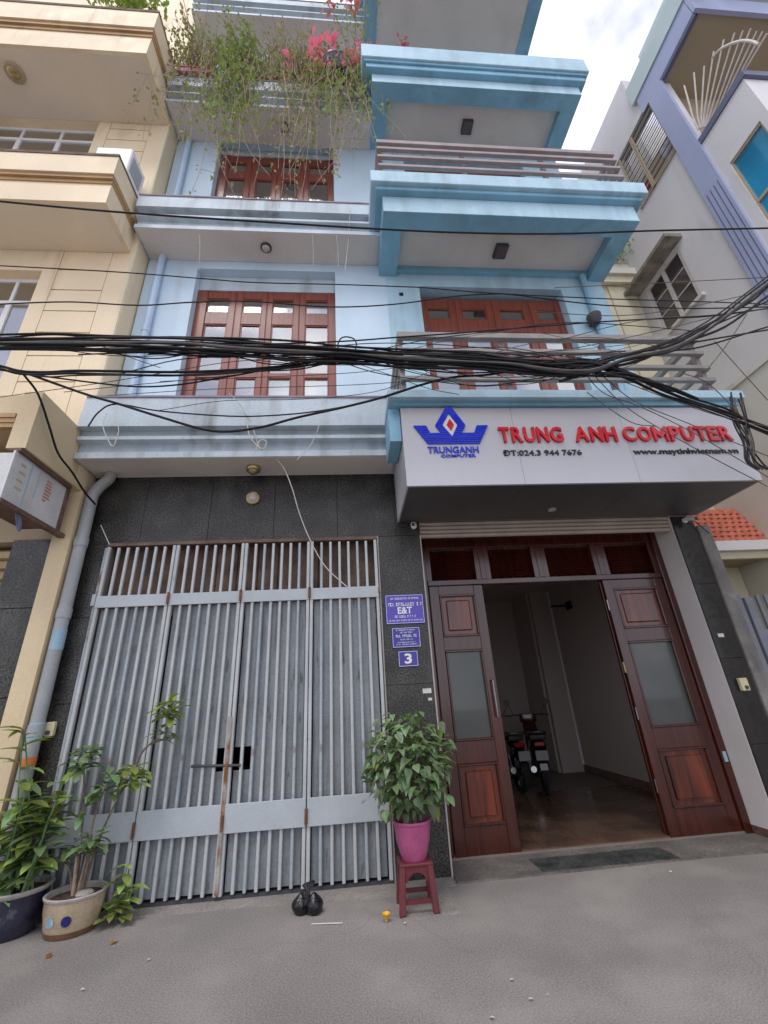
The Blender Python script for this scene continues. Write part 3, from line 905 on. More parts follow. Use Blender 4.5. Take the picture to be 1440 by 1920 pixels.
boxo('rust_strip', mat('flaking rusty flat bar', (0.36, 0.33, 0.29), 0.75, 0.2, 6, 0.1, rust=1.0, rscale=4, rlo=0.42, rhi=0.55), gate, -1.192, -1.160, -0.066, -0.0605, 0.05, 1.42)

# ================================================================== signboard
sign = thing('signboard', (2.56, -0.97, 3.44), 'grey shop signboard lettered TRUNG ANH COMPUTER above the wooden doors', 'sign')
SX0, SX1, SZ0, SZ1, SY = 0.605, 4.50, 3.44, 4.405, -0.97
for a, b in ((SX0, 1.84), (1.84, 3.10), (3.10, SX1)):
    boxo('face_panel', M_SIGN, sign, a + 0.0012, b - 0.0012, SY, SY + 0.03, SZ0, SZ1, bev=0.002)
boxo('side_panel', M_SIGN, sign, SX0 + 0.0012, SX0 + 0.02, SY + 0.031, -0.01, SZ0 + 0.001, SZ1)
boxo('side_panel', M_SIGN, sign, SX1 - 0.02, SX1 - 0.0012, SY + 0.031, -0.01, SZ0 + 0.001, SZ1)
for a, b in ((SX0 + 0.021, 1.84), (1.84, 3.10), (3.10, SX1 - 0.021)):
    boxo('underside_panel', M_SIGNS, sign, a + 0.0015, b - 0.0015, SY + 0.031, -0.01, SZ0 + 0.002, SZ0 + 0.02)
LY = SY - 0.001
def ngon(name, pts, m, par, y, d):
    b_ = B()
    b_.prism(pts, y - d, y, 'Y')
    return b_.build(name, m, par)
# crown logo: horizontal stripes cut by the outline
outline = [(0.724, 4.165), (0.862, 4.165), (0.905, 4.06), (0.985, 4.06), (1.02, 4.062), (0.965, 4.16), (1.14, 4.455), (1.30, 4.16), (1.245, 4.06), (1.385, 4.06), (1.43, 4.165), (1.55, 4.165), (1.425, 3.925), (0.865, 3.925)]
hole = [(1.045, 4.165), (1.13, 4.315), (1.21, 4.165), (1.135, 4.02)]
def spans(poly, z):
    xs_ = []
    n = len(poly)
    for i in range(n):
        (x1, z1), (x2, z2) = poly[i], poly[(i + 1) % n]
        if (z1 <= z < z2) or (z2 <= z < z1):
            xs_.append(x1 + (x2 - x1) * (z - z1) / (z2 - z1))
    return sorted(xs_)
lg = B()
z = 3.928
ST = 0.0235
k = 0
while z < 4.45:
    gap = 0.0055 if z < 4.24 else 0.0
    if z < 3.985:
        gap = 0.009
    z1 = z + ST - gap
    zm = (z + z1) / 2
    lo_, hi_ = spans(outline, z + 1e-4), spans(outline, min(z1, 4.4545))
    ho = spans(hole, zm)
    if len(lo_) != len(hi_):
        lo_ = hi_ = spans(outline, zm)
    for i in range(0, len(lo_) - 1, 2):
        a0, b0, a1, b1 = lo_[i], lo_[i + 1], hi_[i], hi_[i + 1]
        segs = [(a0, b0, a1, b1)]
        if ho and a0 < ho[0] and b0 > ho[1]:
            h0, h1 = spans(hole, max(z, 4.0205)), spans(hole, min(z1, 4.3145))
            if len(h0) == 2 and len(h1) == 2:
                segs = [(a0, h0[0], a1, h1[0]), (h0[1], b0, h1[1], b1)]
        for (p, q, p1, q1) in segs:
            if q - p > 0.004:
                lg.prism([(p, z), (q, z), (q1, z1), (p1, z1)], LY - 0.018, LY, 'Y')
    z += ST
lg.build('crown_emblem', M_BLUE, sign)
bl = B()
bl.prism([(x * 0.985 + 0.017, zz * 0.985 + 0.062) for x, zz in outline], LY - 0.004, LY, 'Y')
M_CROWNB = mat('deep blue emblem ground', (0.05, 0.085, 0.55), 0.35, 0.05)
bo = bl.build('emblem_ground', M_CROWNB, sign)
ngon('emblem_window', hole, M_WHITE, sign, LY - 0.0055, 0.004)
ngon('emblem_diamond', [(1.092, 4.166), (1.131, 4.245), (1.172, 4.166), (1.132, 4.095)], M_RED, sign, LY - 0.0105, 0.009)
text_obj('lettering', 'TRUNGANH', 0.855, 1.40, 3.815, 3.895, LY, M_BLUE, sign, 0.014, 0.012)
text_obj('lettering', 'COMPUTER', 0.99, 1.36, 3.765, 3.80, LY, M_BLUE, sign, 0.012, 0.012)
# red letters one by one
def word(s_, x0, x1, z0, z1):
    """lays letters out with their own widths between x0 and x1"""
    ws = {'M': 1.22, 'N': 1.02, 'O': 1.12, 'G': 1.1, 'C': 1.05, 'I': 0.35, 'E': 0.85, 'T': 0.92, 'P': 0.88, 'R': 0.95, 'A': 1.12, 'H': 1.0, 'U': 1.0}
    tot = sum(ws[c] for c in s_) + 0.17 * (len(s_) - 1)
    u = (x1 - x0) / tot
    x = x0
    for c in s_:
        wd = ws[c] * u
        if c == 'M':
            t_ = 0.2 * (x1 - x0) / tot
            mid_ = x + wd / 2
            ngon('letter', [(x, z0), (x + t_, z0), (x + t_, z1 - 0.095), (mid_, z0 + 0.045), (x + wd - t_, z1 - 0.095), (x + wd - t_, z0), (x + wd, z0), (x + wd, z1), (x + wd - t_ * 0.9, z1), (mid_, z0 + 0.105), (x + t_ * 0.9, z1), (x, z1)], M_RED, sign, LY, 0.03)
        else:
            text_obj('letter', c, x, x + wd, z0, z1, LY, M_RED, sign, 0.03, 0.022)
        x += wd + 0.17 * u
word('TRUNG', 1.65, 2.36, 3.935, 4.125)
word('ANH', 2.50, 2.98, 3.935, 4.125)
word('COMPUTER', 3.06, 4.345, 3.935, 4.125)
text_obj('lettering', '\u0110T:024.3 944 7676', 1.66, 2.53, 3.775, 3.845, LY, M_BLACK, sign, 0.012, 0.010)
text_obj('lettering', 'www.maytinhvietnam.vn', 3.12, 4.35, 3.755, 3.845, LY, M_BLACK, sign, 0.012, 0.010)
# sockets under the sign
dl = B().lathe([(0.045, 0.0), (0.045, 0.012)], (2.42, -0.3, 3.43), 16)
dl.build('downlight', M_LAMPG, sign)

# ================================================================== plates on the stone pillar
def plate(x0, x1, z0, z1, m, label, lines, big=None, tilt=0.0):
    p = thing('wall_plate' if big != '3' else 'house_number_plate', ((x0 + x1) / 2, -0.003, z0), label, 'plate')
    b_ = B()
    b_.box(x0, x1, -0.014, -0.003, z0, z1, bev=0.005)
    b_.build('backing', m, p)
    rm = B()
    e, t = 0.008, 0.004
    for q in ((x0 + e, x1 - e, z0 + e, z0 + e + t), (x0 + e, x1 - e, z1 - e - t, z1 - e), (x0 + e, x0 + e + t, z0 + e + t, z1 - e - t), (x1 - e - t, x1 - e, z0 + e + t, z1 - e - t)):
        rm.box(q[0], q[1], -0.0165, -0.0142, q[2], q[3])
    rm.build('border_line', M_WHITE, p)
    rnd = random.Random(3)
    H = z1 - z0
    for (f, h, wd) in lines:
        tx = B()
        cx = (x0 + x1) / 2
        x = cx - wd / 2 * (x1 - x0)
        xe = cx + wd / 2 * (x1 - x0)
        zc = z0 + f * H
        n = 0
        while x < xe:
            lw = h * rnd.uniform(0.4, 0.7)
            if n % rnd.choice((4, 5, 6)) != 3:
                k_ = rnd.random()
                tx.box(x, x + lw * 0.32, -0.0165, -0.0142, zc - h / 2, zc + h / 2)
                if k_ > 0.3:
                    tx.box(x + lw * 0.33, x + lw * 0.8, -0.0165, -0.0142, zc + h * 0.22, zc + h / 2)
                if k_ < 0.7:
                    tx.box(x + lw * 0.33, x + lw * 0.8, -0.0165, -0.0142, zc - h / 2, zc - h * 0.25)
            x += lw * 1.15
            n += 1
        tx.build('small_print', M_WHITE, p)
    return p
pA = plate(0.400, 0.832, 2.235, 2.56, M_PLATE2, 'large violet blue plate lettered E and T on the granite pillar', [(0.86, 0.02, 0.72), (0.66, 0.036, 0.84), (0.25, 0.024, 0.54), (0.12, 0.014, 0.86)])
text_obj('lettering', 'E&T', 0.535, 0.695, 2.345, 2.42, -0.0142, M_WHITE, pA, 0.0023, 0.025)
pB = plate(0.452, 0.765, 1.985, 2.20, M_PLATE, 'middle dark blue plate of small white print on the granite pillar', [(0.86, 0.012, 0.7), (0.74, 0.014, 0.4), (0.57, 0.026, 0.72), (0.40, 0.013, 0.42), (0.26, 0.01, 0.6), (0.16, 0.01, 0.7)])
pC = plate(0.505, 0.722, 1.79, 1.955, M_PLATE, 'blue house number plate reading 3 on the granite pillar', [], '3')
text_obj('lettering', '3', 0.575, 0.652, 1.822, 1.925, -0.0142, M_WHITE, pC, 0.0023, 0.03)
for nm, (x0, x1, z0, z1), lb in (('paper_sticker', (0.74, 0.83, 1.525, 1.57), 'torn white paper sticker below the number plate'), ('paper_sticker', (0.79, 0.83, 1.455, 1.48), 'small white paper scrap on the granite pillar edge'),
                              ('paper_sticker', (4.20, 4.27, 1.93, 1.97), 'white paper sticker on the black right pillar')):
    o = boxo(nm, M_PAPER, None, x0, x1, -0.0045, -0.003, z0, z1)
    tag(o, lb, 'sticker')

# ================================================================== small fittings
def fitting_box(x0, x1, z0, z1, y, label):
    t = thing('socket_box', ((x0 + x1) / 2, y, z0), label, 'socket')
    boxo('case', M_CREAMP, t, x0, x1, y - 0.05, y, z0, z1, bev=0.008)
    k_ = B().lathe([(0.02, 0), (0.02, 0.008)], ((x0 + x1) / 2, y - 0.052, z0 + 0.035), 12, 'Y')
    k_.build('button', M_LAMPD, t)
fitting_box(-2.885, -2.80, 1.345, 1.47, -0.003, 'cream bell box on the dark stone left of the gate')
fitting_box(4.225, 4.315, 1.36, 1.49, -0.003, 'cream bell box on the black pillar right of the doors')

def round_lamp(c, r, axis, label, m1, m2, h=0.05):
    t = thing('round_lamp', c, label, 'lamp')
    s_ = 1
    pr = [(r, 0.0), (r, h * 0.5), (r * 0.9, h * 0.7), (r * 0.74, h * 0.7)]
    dm = [(r * 0.73, h * 0.66), (r * 0.62, h * 1.0), (r * 0.35, h * 1.25), (0.004, h * 1.32)]
    if axis == 'Z':
        pr = [(a, -b_) for a, b_ in pr]
        dm = [(a, -b_) for a, b_ in dm]
    B().lathe(pr, c, 20, axis).build('ring', m1, t, smooth=True)
    B().lathe(dm, c, 20, axis).build('shade', m2, t, smooth=True)
round_lamp((-1.13, -0.001, 3.80), 0.085, 'Y', 'round brass wall lamp on the granite lintel above the gate', M_LAMPB, M_LAMPG)
round_lamp((-1.11, -0.19, 4.124), 0.085, 'Z', 'round tan ceiling lamp under the lowest blue canopy', M_LAMPB, M_LAMPB, 0.07)
round_lamp((-1.16, -0.26, 8.003), 0.085, 'Z', 'round dark ceiling lamp under the second floor canopy', M_LAMPD, M_LAMPG)
round_lamp((-1.0, -0.3, 11.303), 0.085, 'Z', 'round dark ceiling lamp behind the trailing vines', M_LAMPD, M_LAMPG)
round_lamp((-5.22, -0.9, 11.13), 0.14, 'Z', 'round tan ceiling lamp under the yellow house upper balcony', M_BEIGE, M_LAMPB)
for (x, z, lb) in ((2.46, 11.50, 'dark square ceiling lamp under the upper turquoise balcony'), (2.52, 7.93, 'dark square ceiling lamp under the lower turquoise balcony')):
    t = thing('square_lamp', (x, -0.38, z), lb, 'lamp')
    boxo('housing', M_LAMPD, t, x - 0.1, x + 0.1, -0.5, -0.27, z - 0.07, z - 0.0005, bev=0.008)
    boxo('diffuser', mat('grey lamp diffuser', (0.1, 0.09, 0.1), 0.4), t, x - 0.085, x + 0.085, -0.485, -0.285, z - 0.074, z - 0.0705)
def camera_unit(x, z, label, s_=1):
    t = thing('security_camera', (x, -0.03, z), label, 'camera')
    b_ = B().lathe([(0.035, 0), (0.035, 0.02), (0.012, 0.025), (0.012, 0.05)], (x, -0.002, z), 12, 'Y')
    b_.build('mount', M_WHITE, t)
    b_ = B()
    b_.tube([(x, -0.05, z + 0.01), (x - 0.03 * s_, -0.15, z - 0.03)], 0.028, 12)
    b_.build('body', M_WHITE, t, smooth=True)
    b_ = B()
    b_.tube([(x - 0.03 * s_, -0.151, z - 0.0303), (x - 0.032 * s_, -0.157, z - 0.0325)], 0.022, 12)
    b_.build('lens', M_BLACK, t)
camera_unit(0.80, 3.385, 'small white security camera under the left end of the signboard')
camera_unit(4.30, 3.37, 'small white security camera under the right end of the signboard', -1)
t = thing('wall_lamp', (3.92, 0, 6.75), 'dark bowl wall lamp beside the turquoise balcony door', 'lamp')
B().lathe([(0.05, -0.1), (0.10, -0.03), (0.11, 0.06), (0.07, 0.1)], (3.92, -0.13, 6.75), 16).build('bowl', M_LAMPD, t, smooth=True)
B().lathe([(0.068, 0.1), (0.04, 0.15), (0.01, 0.17)], (3.92, -0.13, 6.75), 16).build('top_shade', M_LAMPG, t, smooth=True)
boxo('arm', M_LAMPD, t, 3.90, 3.94, -0.06, -0.001, 6.72, 6.77)
boxo('vent_hole', M_BLACK, house, 0.90, 0.965, -0.004, 0.01, 7.32, 7.39)
t = thing('terracotta_pot', (0.3, -0.42, 8.65), 'tiny terracotta pot on the second floor ledge', 'pot')
B().lathe([(0.03, 0), (0.05, 0.1), (0.055, 0.1), (0.055, 0.12)], (0.3, -0.06, 10.55), 12).build('pot_body', M_RTILE, t)
boxo('shelf', M_RTILE, t, 0.23, 0.37, -0.11, -0.001, 10.53, 10.548)
t.location = (0.3, -0.06, 10.53)
tag(t, 'tiny terracotta pot on the wall right of the upper window')

# pipes
def pipe(name, pts, r, m, label, clips=(), collars=()):
    t = thing(name, pts[-1], label, 'pipe')
    B().tube(pts, r, 14).build('pipe', m, t, smooth=True)
    for i, c in enumerate(clips):
        p = Vector(pts[-2]).lerp(Vector(pts[-1]), c)
        d = (Vector(pts[-1]) - Vector(pts[-2])).normalized() * 0.05
        B().tube([p - d, p + d], r * 1.13, 14).build('collar', m, t, smooth=True)
    return t
dp = pipe('drainpipe', smooth_path([(-2.78, -0.09, 4.13), (-2.80, -0.1, 4.03), (-2.87, -0.1, 3.95), (-2.925, -0.1, 3.84), (-2.93, -0.1, 3.7)], 4) + [Vector((-2.925, -0.1, 0.0))], 0.062, M_PVC, 'grey plastic drainpipe between the gate and the yellow house', (0.12, 0.33, 0.62, 0.86))
for (z, h, m) in ((2.12, 0.2, M_SKYB), (1.33, 0.14, M_SKYB), (1.12, 0.07, M_STRIPE)):
    B().tube([(-2.925, -0.1, z), (-2.925, -0.1, z + h)], 0.0635, 14).build('sticker', m, dp, smooth=True)
pipe('drainpipe', [(-2.78, -0.06, 8.005), (-2.78, -0.06, 4.92)], 0.05, M_PIPEB, 'pale blue pipe left of the large wooden window', (0.5,))
pipe('drainpipe', [(-2.78, -0.06, 11.305), (-2.78, -0.06, 8.63)], 0.05, M_PIPEB, 'pale blue pipe left of the upper wooden window')
pipe('drainpipe', [(4.02, -0.06, 7.81), (4.02, -0.06, 4.59)], 0.05, M_PIPET, 'turquoise pipe right of the balcony door')

# ================================================================== yellow house on the left
yh = thing('yellow_house', (-5.5, -0.3, 0), 'ochre yellow house with solid balconies on the left', 'house')
YF = -0.30
def ywall(x0, x1, z0, z1, m=M_YPEA):
    return boxo('wall', m, yh, x0, x1, YF, 0.3, z0, z1)
ywall(-3.34, -3.02, 3.9, 16.5)
wy = B()
wy.box(-10, -6.2, YF, 0.3, 3.9, 16.5)
wy.box(-6.2, -4.02, YF, 0.3, 7.3, 10.0)
wy.box(-6.2, -4.02, YF, 0.3, 11.13, 16.5)
wy.box(-6.2, -4.02, YF, 0.3, 3.9, 5.35)
wy.box(-4.22, -4.02, YF + 0.001, 0.3, 5.35, 7.3)
wy.box(-4.22, -4.02, YF + 0.001, 0.3, 10.0, 11.13)
wy.build('wall', M_YPEA, yh)
gz = [3.9, 5.32, 5.74, 6.14, 6.53, 6.93, 7.33, 9.6, 9.95, 10.3, 10.62, 10.95, 16.5]
for a, b_ in zip(gz, gz[1:]):
    boxo('wall_course', M_YPEA, yh, -4.012, -3.348, YF + 0.0015, 0.25, a + 0.009, b_ - 0.009)
boxo('groove_backing', M_YDRK, yh, -4.018, -3.342, YF + 0.03, 0.27, 3.9, 16.4)
boxo('corner_bead', M_CREAM, yh, -3.065, -3.03, YF - 0.012, YF - 0.0005, 4.5, 16)
ys = B()
ys.box(-10, -3.02, 0.301, 6.0, 0, 16.5)
ys.build('house_body', M_YELL, yh)
# windows of the yellow house
def ywindow(x0, x1, z0, z1, cx, trans):
    b_ = B()
    y = -0.16
    b_.box(x0, x0 + 0.07, y, y + 0.06, z0, z1)
    b_.box(x1 - 0.07, x1, y, y + 0.06, z0, z1)
    b_.box(x0 + 0.07, x1 - 0.07, y + 0.002, y + 0.058, z0, z0 + 0.06)
    b_.box(x0 + 0.07, x1 - 0.07, y + 0.002, y + 0.058, z1 - 0.06, z1)
    b_.box(x0 + 0.07, x1 - 0.07, y - 0.004, y + 0.05, trans - 0.03, trans + 0.03)
    for c in cx:
        b_.box(c - 0.035, c + 0.035, y - 0.002, y + 0.052, z0 + 0.06, trans - 0.03)
        b_.box(c - 0.02, c + 0.02, y + 0.003, y + 0.052, trans + 0.03, z1 - 0.06)
    wd = b_.build('window', M_WHITE, yh)
    es = [x0 + 0.07, *cx, x1 - 0.07]
    for a, c in zip(es, es[1:]):
        boxo('pane', M_GLASS, wd, a + 0.04, c - 0.04, y + 0.02, y + 0.026, z0 + 0.06, trans - 0.03)
        boxo('pane', M_GLASS, wd, a + 0.03, c - 0.03, y + 0.02, y + 0.026, trans + 0.03, z1 - 0.06)
    boxo('curtain', M_CURT, wd, x0 + 0.07, x1 - 0.07, y + 0.2, y + 0.21, z0, z1)
    return wd
ywindow(-6.2, -4.22, 5.35, 7.3, (-5.55, -4.62), 6.83)
ywindow(-6.2, -4.22, 10.0, 11.13, (-5.55, -4.9), 10.78)
# solid balconies with mouldings
def ybalcony(x1, yf, z0, zt, m_side):
    o = B()
    h = zt - z0
    o.box(-10, x1, yf, YF - 0.001, z0, z0 + h * 0.34)
    o.box(-10, x1 - 0.02, yf + 0.03, YF - 0.001, z0 + h * 0.34, z0 + h * 0.44)
    bo_ = o.build('balcony', M_YPEA, yh)
    boxo('moulding', M_YDRK, bo_, -10, x1 - 0.01, yf + 0.012, YF - 0.002, z0 + h * 0.441, z0 + h * 0.5)
    boxo('moulding', M_YDRK, bo_, -10, x1 + 0.0, yf - 0.02, YF - 0.002, z0 + h * 0.5005, z0 + h * 0.56)
    boxo('parapet', M_YPEA, bo_, -10, x1 + 0.015, yf - 0.045, YF - 0.003, z0 + h * 0.5605, z0 + h * 0.95)
    boxo('coping', M_BWOOD, bo_, -10, x1 + 0.02, yf - 0.055, YF - 0.003, z0 + h * 0.951, zt)
    boxo('soffit_panel', M_YSOF, bo_, -10, x1 - 0.06, yf + 0.05, YF - 0.004, z0 - 0.004, z0 + 0.01)
    return bo_
ybalcony(-3.10, -1.0, 7.72, 8.72, M_YELL)
ybalcony(-3.035, -1.24, 11.14, 12.5, M_YELL)
# lowest canopy and its side wall
lo_ = B()
lo_.box(-10, -3.2, -1.05, YF - 0.001, 4.27, 4.5)
lo_.box(-3.2, -3.025, -1.08, 0.29, 3.86, 4.52)
cb_ = lo_.build('canopy', M_YELL, yh)
for i in range(3):
    boxo('moulding', M_YDRK, cb_, -10, -3.21, -1.05 - 0.012 * (i + 1), -1.0, 4.26 - 0.05 * (3 - i), 4.258 - 0.05 * (2 - i))
boxo('canopy_back', M_YELL, cb_, -10, -3.2, -0.5, 0.29, 3.86, 4.08)
lo2 = B()
lo2.box(-3.20, -3.005, -0.17, 0.29, 0, 3.859)
lo2.build('pillar', M_YELL, yh)
for a, c in ((0, 0.85), (0.85, 1.7), (1.7, 2.55), (2.55, 3.3)):
    boxo('stone_slab', M_GRAN, yh, -3.62, -3.203, -0.12, 0.28, a + 0.002, c - 0.002, bev=0.003)
boxo('shutter_box', M_BEIGE, yh, -10, -3.203, -0.05, 0.28, 3.302, 3.858)
for i in range(27):
    z = 0.02 + i * 0.12
    s_ = B()
    s_.prism([(0.10, z + 0.004), (0.065, z + 0.02), (0.06, z + 0.085), (0.09, z + 0.116), (0.12, z + 0.116), (0.12, z + 0.004)], -10, -3.622, 'X')
    s_.build('shutter_slat', M_SHUTY, yh)

# perpendicular light box hung under the yellow canopy
lb = thing('light_box', (-3.24, -0.6, 3.3), 'faded grey light box sign hung below the yellow canopy', 'sign')
boxo('face_panel', M_LBOX, lb, -3.10, -3.085, -1.06, -0.32, 3.33, 3.82)
boxo('face_panel', M_LBOX, lb, -3.42, -3.101, -1.06, -1.045, 3.33, 3.82)
boxo('carcass', M_BWOOD, lb, -3.42, -3.101, -1.044, -0.32, 3.34, 3.81)
boxo('frame_rail', M_BWOOD, lb, -3.13, -3.07, -1.10, -0.08, 3.285, 3.329)
boxo('frame_rail', M_BWOOD, lb, -3.12, -3.05, -1.09, -0.29, 3.821, 3.855)
boxo('frame_rail', M_BWOOD, lb, -3.115, -3.07, -0.319, -0.27, 3.33, 3.82)
boxo('frame_post', M_LBOX, lb, -3.1, -3.08, -1.10, -1.061, 3.33, 3.82)
for (ya, yb, za, zb, m) in ((-0.86, -0.845, 3.36, 3.8, M_SKYB), (-0.74, -0.73, 3.5, 3.8, M_SKYB)):
    boxo('painted_line', m, lb, -3.0848, -3.0838, ya, yb, za, zb)
rnd = random.Random(5)
for k in range(7):
    z = 3.74 - k * 0.035
    boxo('faded_print', mat('faded red print', (0.50, 0.20, 0.15), 0.6), lb, -3.0848, -3.0838, -0.62, -0.62 + rnd.uniform(0.05, 0.1), z, z + 0.02)
for k in range(4):
    z = 3.72 - k * 0.08
    boxo('faded_print', mat('faded ochre print', (0.48, 0.40, 0.22), 0.6), lb, -3.0848, -3.0838, -0.99, -0.94 + rnd.uniform(0, 0.04), z, z + 0.025)
rag = B()
rag.prism([(-0.86, 3.284), (-0.78, 3.284), (-0.73, 3.17), (-0.75, 3.13), (-0.79, 3.16)], -3.11, -3.102, 'X')
tag(rag.build('cloth_rag', mat('dark blue rag', (0.16, 0.18, 0.28), 0.9, 0.4, 12)), 'dark blue rag hanging under the light box', 'rag')

ac = thing('air_conditioner', (-3.25, -0.75, 8.725), 'white air conditioner unit on the yellow balcony corner', 'air conditioner')
boxo('case', M_WHITE, ac, -3.62, -3.10, -0.83, -0.42, 8.75, 9.32, bev=0.015)
boxo('side_grille', mat('grey grille', (0.35, 0.36, 0.36), 0.5), ac, -3.099, -3.093, -0.78, -0.5, 8.85, 9.2)
boxo('foot', M_DSTEEL, ac, -3.6, -3.12, -0.80, -0.76, 8.722, 8.749)
boxo('foot', M_DSTEEL, ac, -3.6, -3.12, -0.50, -0.46, 8.722, 8.749)

# ================================================================== grey house on the right
gh = thing('grey_house', (8.5, 1.0, 0), 'pale grey house with lavender corner column on the right', 'house')
GXW = 7.0
def swall(name, m, y0, y1, z0, z1, x0=GXW, x1=GXW + 0.2):
    return boxo(name, m, gh, x0, x1, y0, y1, z0, z1)
swall('wall', M_GREYW, 1.75, 8.0, 0, 15.2)
swall('wall', M_GREYW, 0.70, 1.75, 0, 8.38)
swall('wall', M_GREYW, 0.70, 1.75, 9.80, 11.60)
swall('wall', M_GREYW, -0.2, 0.70, 0, 11.60)
swall('wall', M_GREYW, 1.0, 1.75, 11.60, 15.2)
swall('wall', M_GREYW, -0.2, 1.0, 13.5, 13.94)
swall('wall', M_GREYW, 0.14, 1.0, 13.94, 15.2)
swall('wall', M_GREYW, -0.5, -0.2, 0, 13.4)
boxo('house_body', M_GREYW, gh, 7.9, 14, 1.0, 8, 0, 15.2)
boxo('front_wall', M_CREAM, gh, 7.2, 14, -0.2, 0.0, 0, 13.5)
swall('column', M_LAV, -0.55, -0.17, 6.2, 13.4, 6.93, 6.999)
for k in range(4):
    swall('column_flute', M_LAVD, -0.50 + k * 0.085, -0.485 + k * 0.085, 6.3, 9.9, 6.926, 6.9295)
swall('fascia', M_LAV, -1.52, 0.02, 13.4, 13.94, 6.93, 6.999)
swall('fascia_return', M_LAVD, -1.50, -0.56, 13.38, 13.9, 7.0, 7.06)
boxo('fascia_front', M_LAV, gh, 6.93, 14, -1.6, -1.53, 13.4, 13.94)
swall('parapet', M_MINT, -2.3, 0.13, 13.945, 14.55, 6.90, 7.1)
swall('parapet_base', M_GREYW, -0.2, 1.75, 13.5, 13.7, 6.96, 6.999)
boxo('slab_soffit', M_BEIGE, gh, 7.061, 14, -1.529, -0.201, 13.45, 13.9)
boxo('roof_slab', M_MINT, gh, 7.3, 14, -2.6, -0.2, 15.2, 15.45)
boxo('roof_beam', M_LAVD, gh, 8.4, 8.6, -2.6, -0.2, 15.05, 15.199)
# oriel with blue glass
orl = B()
orl.box(6.98, 7.15, -1.5, -1.36, 6.0, 10.95)
orl.box(6.98, 7.15, -0.74, -0.551, 6.0, 10.95)
orl.box(6.98, 7.15, -1.36, -0.74, 9.95, 10.95)
orl.box(6.98, 7.15, -1.36, -0.74, 6.0, 7.6)
orl.box(7.15, 14, -1.5, -1.3, 6.0, 10.95)
oo = orl.build('oriel', M_GREYW, gh)
boxo('coping', M_LAVD, oo, 6.95, 14, -1.56, -0.552, 10.951, 11.1)
fw = B()
fw.box(7.0, 7.06, -1.36, -1.33, 7.6, 9.95)
fw.box(7.0, 7.06, -0.77, -0.74, 7.6, 9.95)
fw.box(7.0, 7.06, -1.33, -0.77, 9.90, 9.95)
fw.box(7.0, 7.06, -1.33, -0.77, 8.78, 8.84)
fw.build('window_frame', M_BEIGE, oo)
boxo('pane', M_BGLASS, oo, 7.03, 7.04, -1.33, -0.77, 8.84, 9.90)
boxo('pane', M_BGLASS, oo, 7.03, 7.04, -1.33, -0.77, 7.6, 8.78)
# side window with lattice and a dirty awning slab
sw = B()
for (a, c, u, v) in ((0.70, 0.77, 8.38, 9.80), (1.68, 1.75, 8.38, 9.80), (1.19, 1.27, 8.38, 9.80), (0.77, 1.68, 8.38, 8.44), (0.77, 1.68, 9.74, 9.80)):
    sw.box(7.02 - 0.002 * (c - a < 0.1), 7.08, a, c, u, v)
swo = sw.build('side_window', M_REVEAL, gh)
for (a, c) in ((0.77, 1.19), (1.27, 1.68)):
    for k in range(3):
        u = 8.44 + k * 0.433
        boxo('pane', mat('dark window glass', (0.06, 0.045, 0.05), 0.12, coat=0.5), swo, 7.045, 7.05, a + 0.012, c - 0.012, u + 0.012, u + 0.421)
    for k in range(1, 3):
        u = 8.44 + k * 0.433
        boxo('glazing_bar', M_REVEAL, swo, 7.03, 7.044, a, c, u - 0.011, u + 0.011)
        
boxo('awning_slab', mat('mossy concrete', (0.30, 0.27, 0.23), 0.9, 0.3, 5, 0.15, streak=0.7, sc=(0.10, 0.1, 0.08)), gh, 6.62, 6.999, 0.52, 1.95, 9.86, 9.95)
boxo('window_sill', M_REVEAL, gh, 6.93, 6.999, 0.62, 1.83, 8.30, 8.375)
# barred balcony opening
bw = B()
for (y, h) in ((-0.17, 0.04), (0.98, 0.04), (0.50, 0.05), (0.56, 0.03)):
    bw.box(6.965, 6.998, y, y + h, 11.6, 13.49)
bw.box(6.966, 6.997, -0.13, 0.98, 11.6, 11.63)
bwo = bw.build('barred_opening', M_BEIGE, gh)
for k in range(20):
    z = 11.69 + k * 0.09
    B().tube([(6.98, -0.16, z), (6.98, 1.0, z)], 0.011, 6).build('bar', M_DSTEEL if k % 2 else M_IRON, bwo)
boxo('back_wall', M_BEIGE, gh, 7.85, 7.88, -0.2, 1.4, 11.6, 13.5)
# balcony room behind the column
boxo('upper_back_wall', M_BEIGE, gh, 7.2, 12, -0.26, -0.201, 11.0, 13.45)
fan = thing('fan_railing', (7.05, -0.8, 11.11), 'cream wrought iron fan shaped railing on the grey house balcony', 'railing')
FAN = [((-0.6, 11.75), (-0.76, 12.63)), ((-0.67, 11.65), (-0.99, 12.54)), ((-0.72, 11.56), (-1.16, 12.33)), ((-0.76, 11.5), (-1.38, 12.29)), ((-0.81, 11.43), (-1.57, 12.19)), ((-0.86, 11.36), (-1.72, 12.0)), ((-0.93, 11.28), (-1.81, 11.81)), ((-1.01, 11.23), (-1.89, 11.64)), ((-1.09, 11.2), (-1.92, 11.45)), ((-1.18, 11.16), (-1.96, 11.3)), ((-1.27, 11.13), (-1.98, 11.17))]
for a, c in FAN:
    B().tube([(7.06, -0.58 + (a[0] + 0.6) * 0.55, 11.105 + (a[1] - 11.13) * 0.5), (7.06, *a), (7.06, *c)], 0.015, 6).build('bar', M_IRON, fan)
B().tube(smooth_path([(7.06, -1.30, 12.22), (7.06, -1.36, 12.2), (7.06, -1.47, 12.12), (7.06, -1.6, 11.93), (7.06, -1.72, 11.69), (7.06, -1.8, 11.44), (7.06, -1.84, 11.22)], 3), 0.024, 6).build('arch', M_IRON, fan, smooth=True)
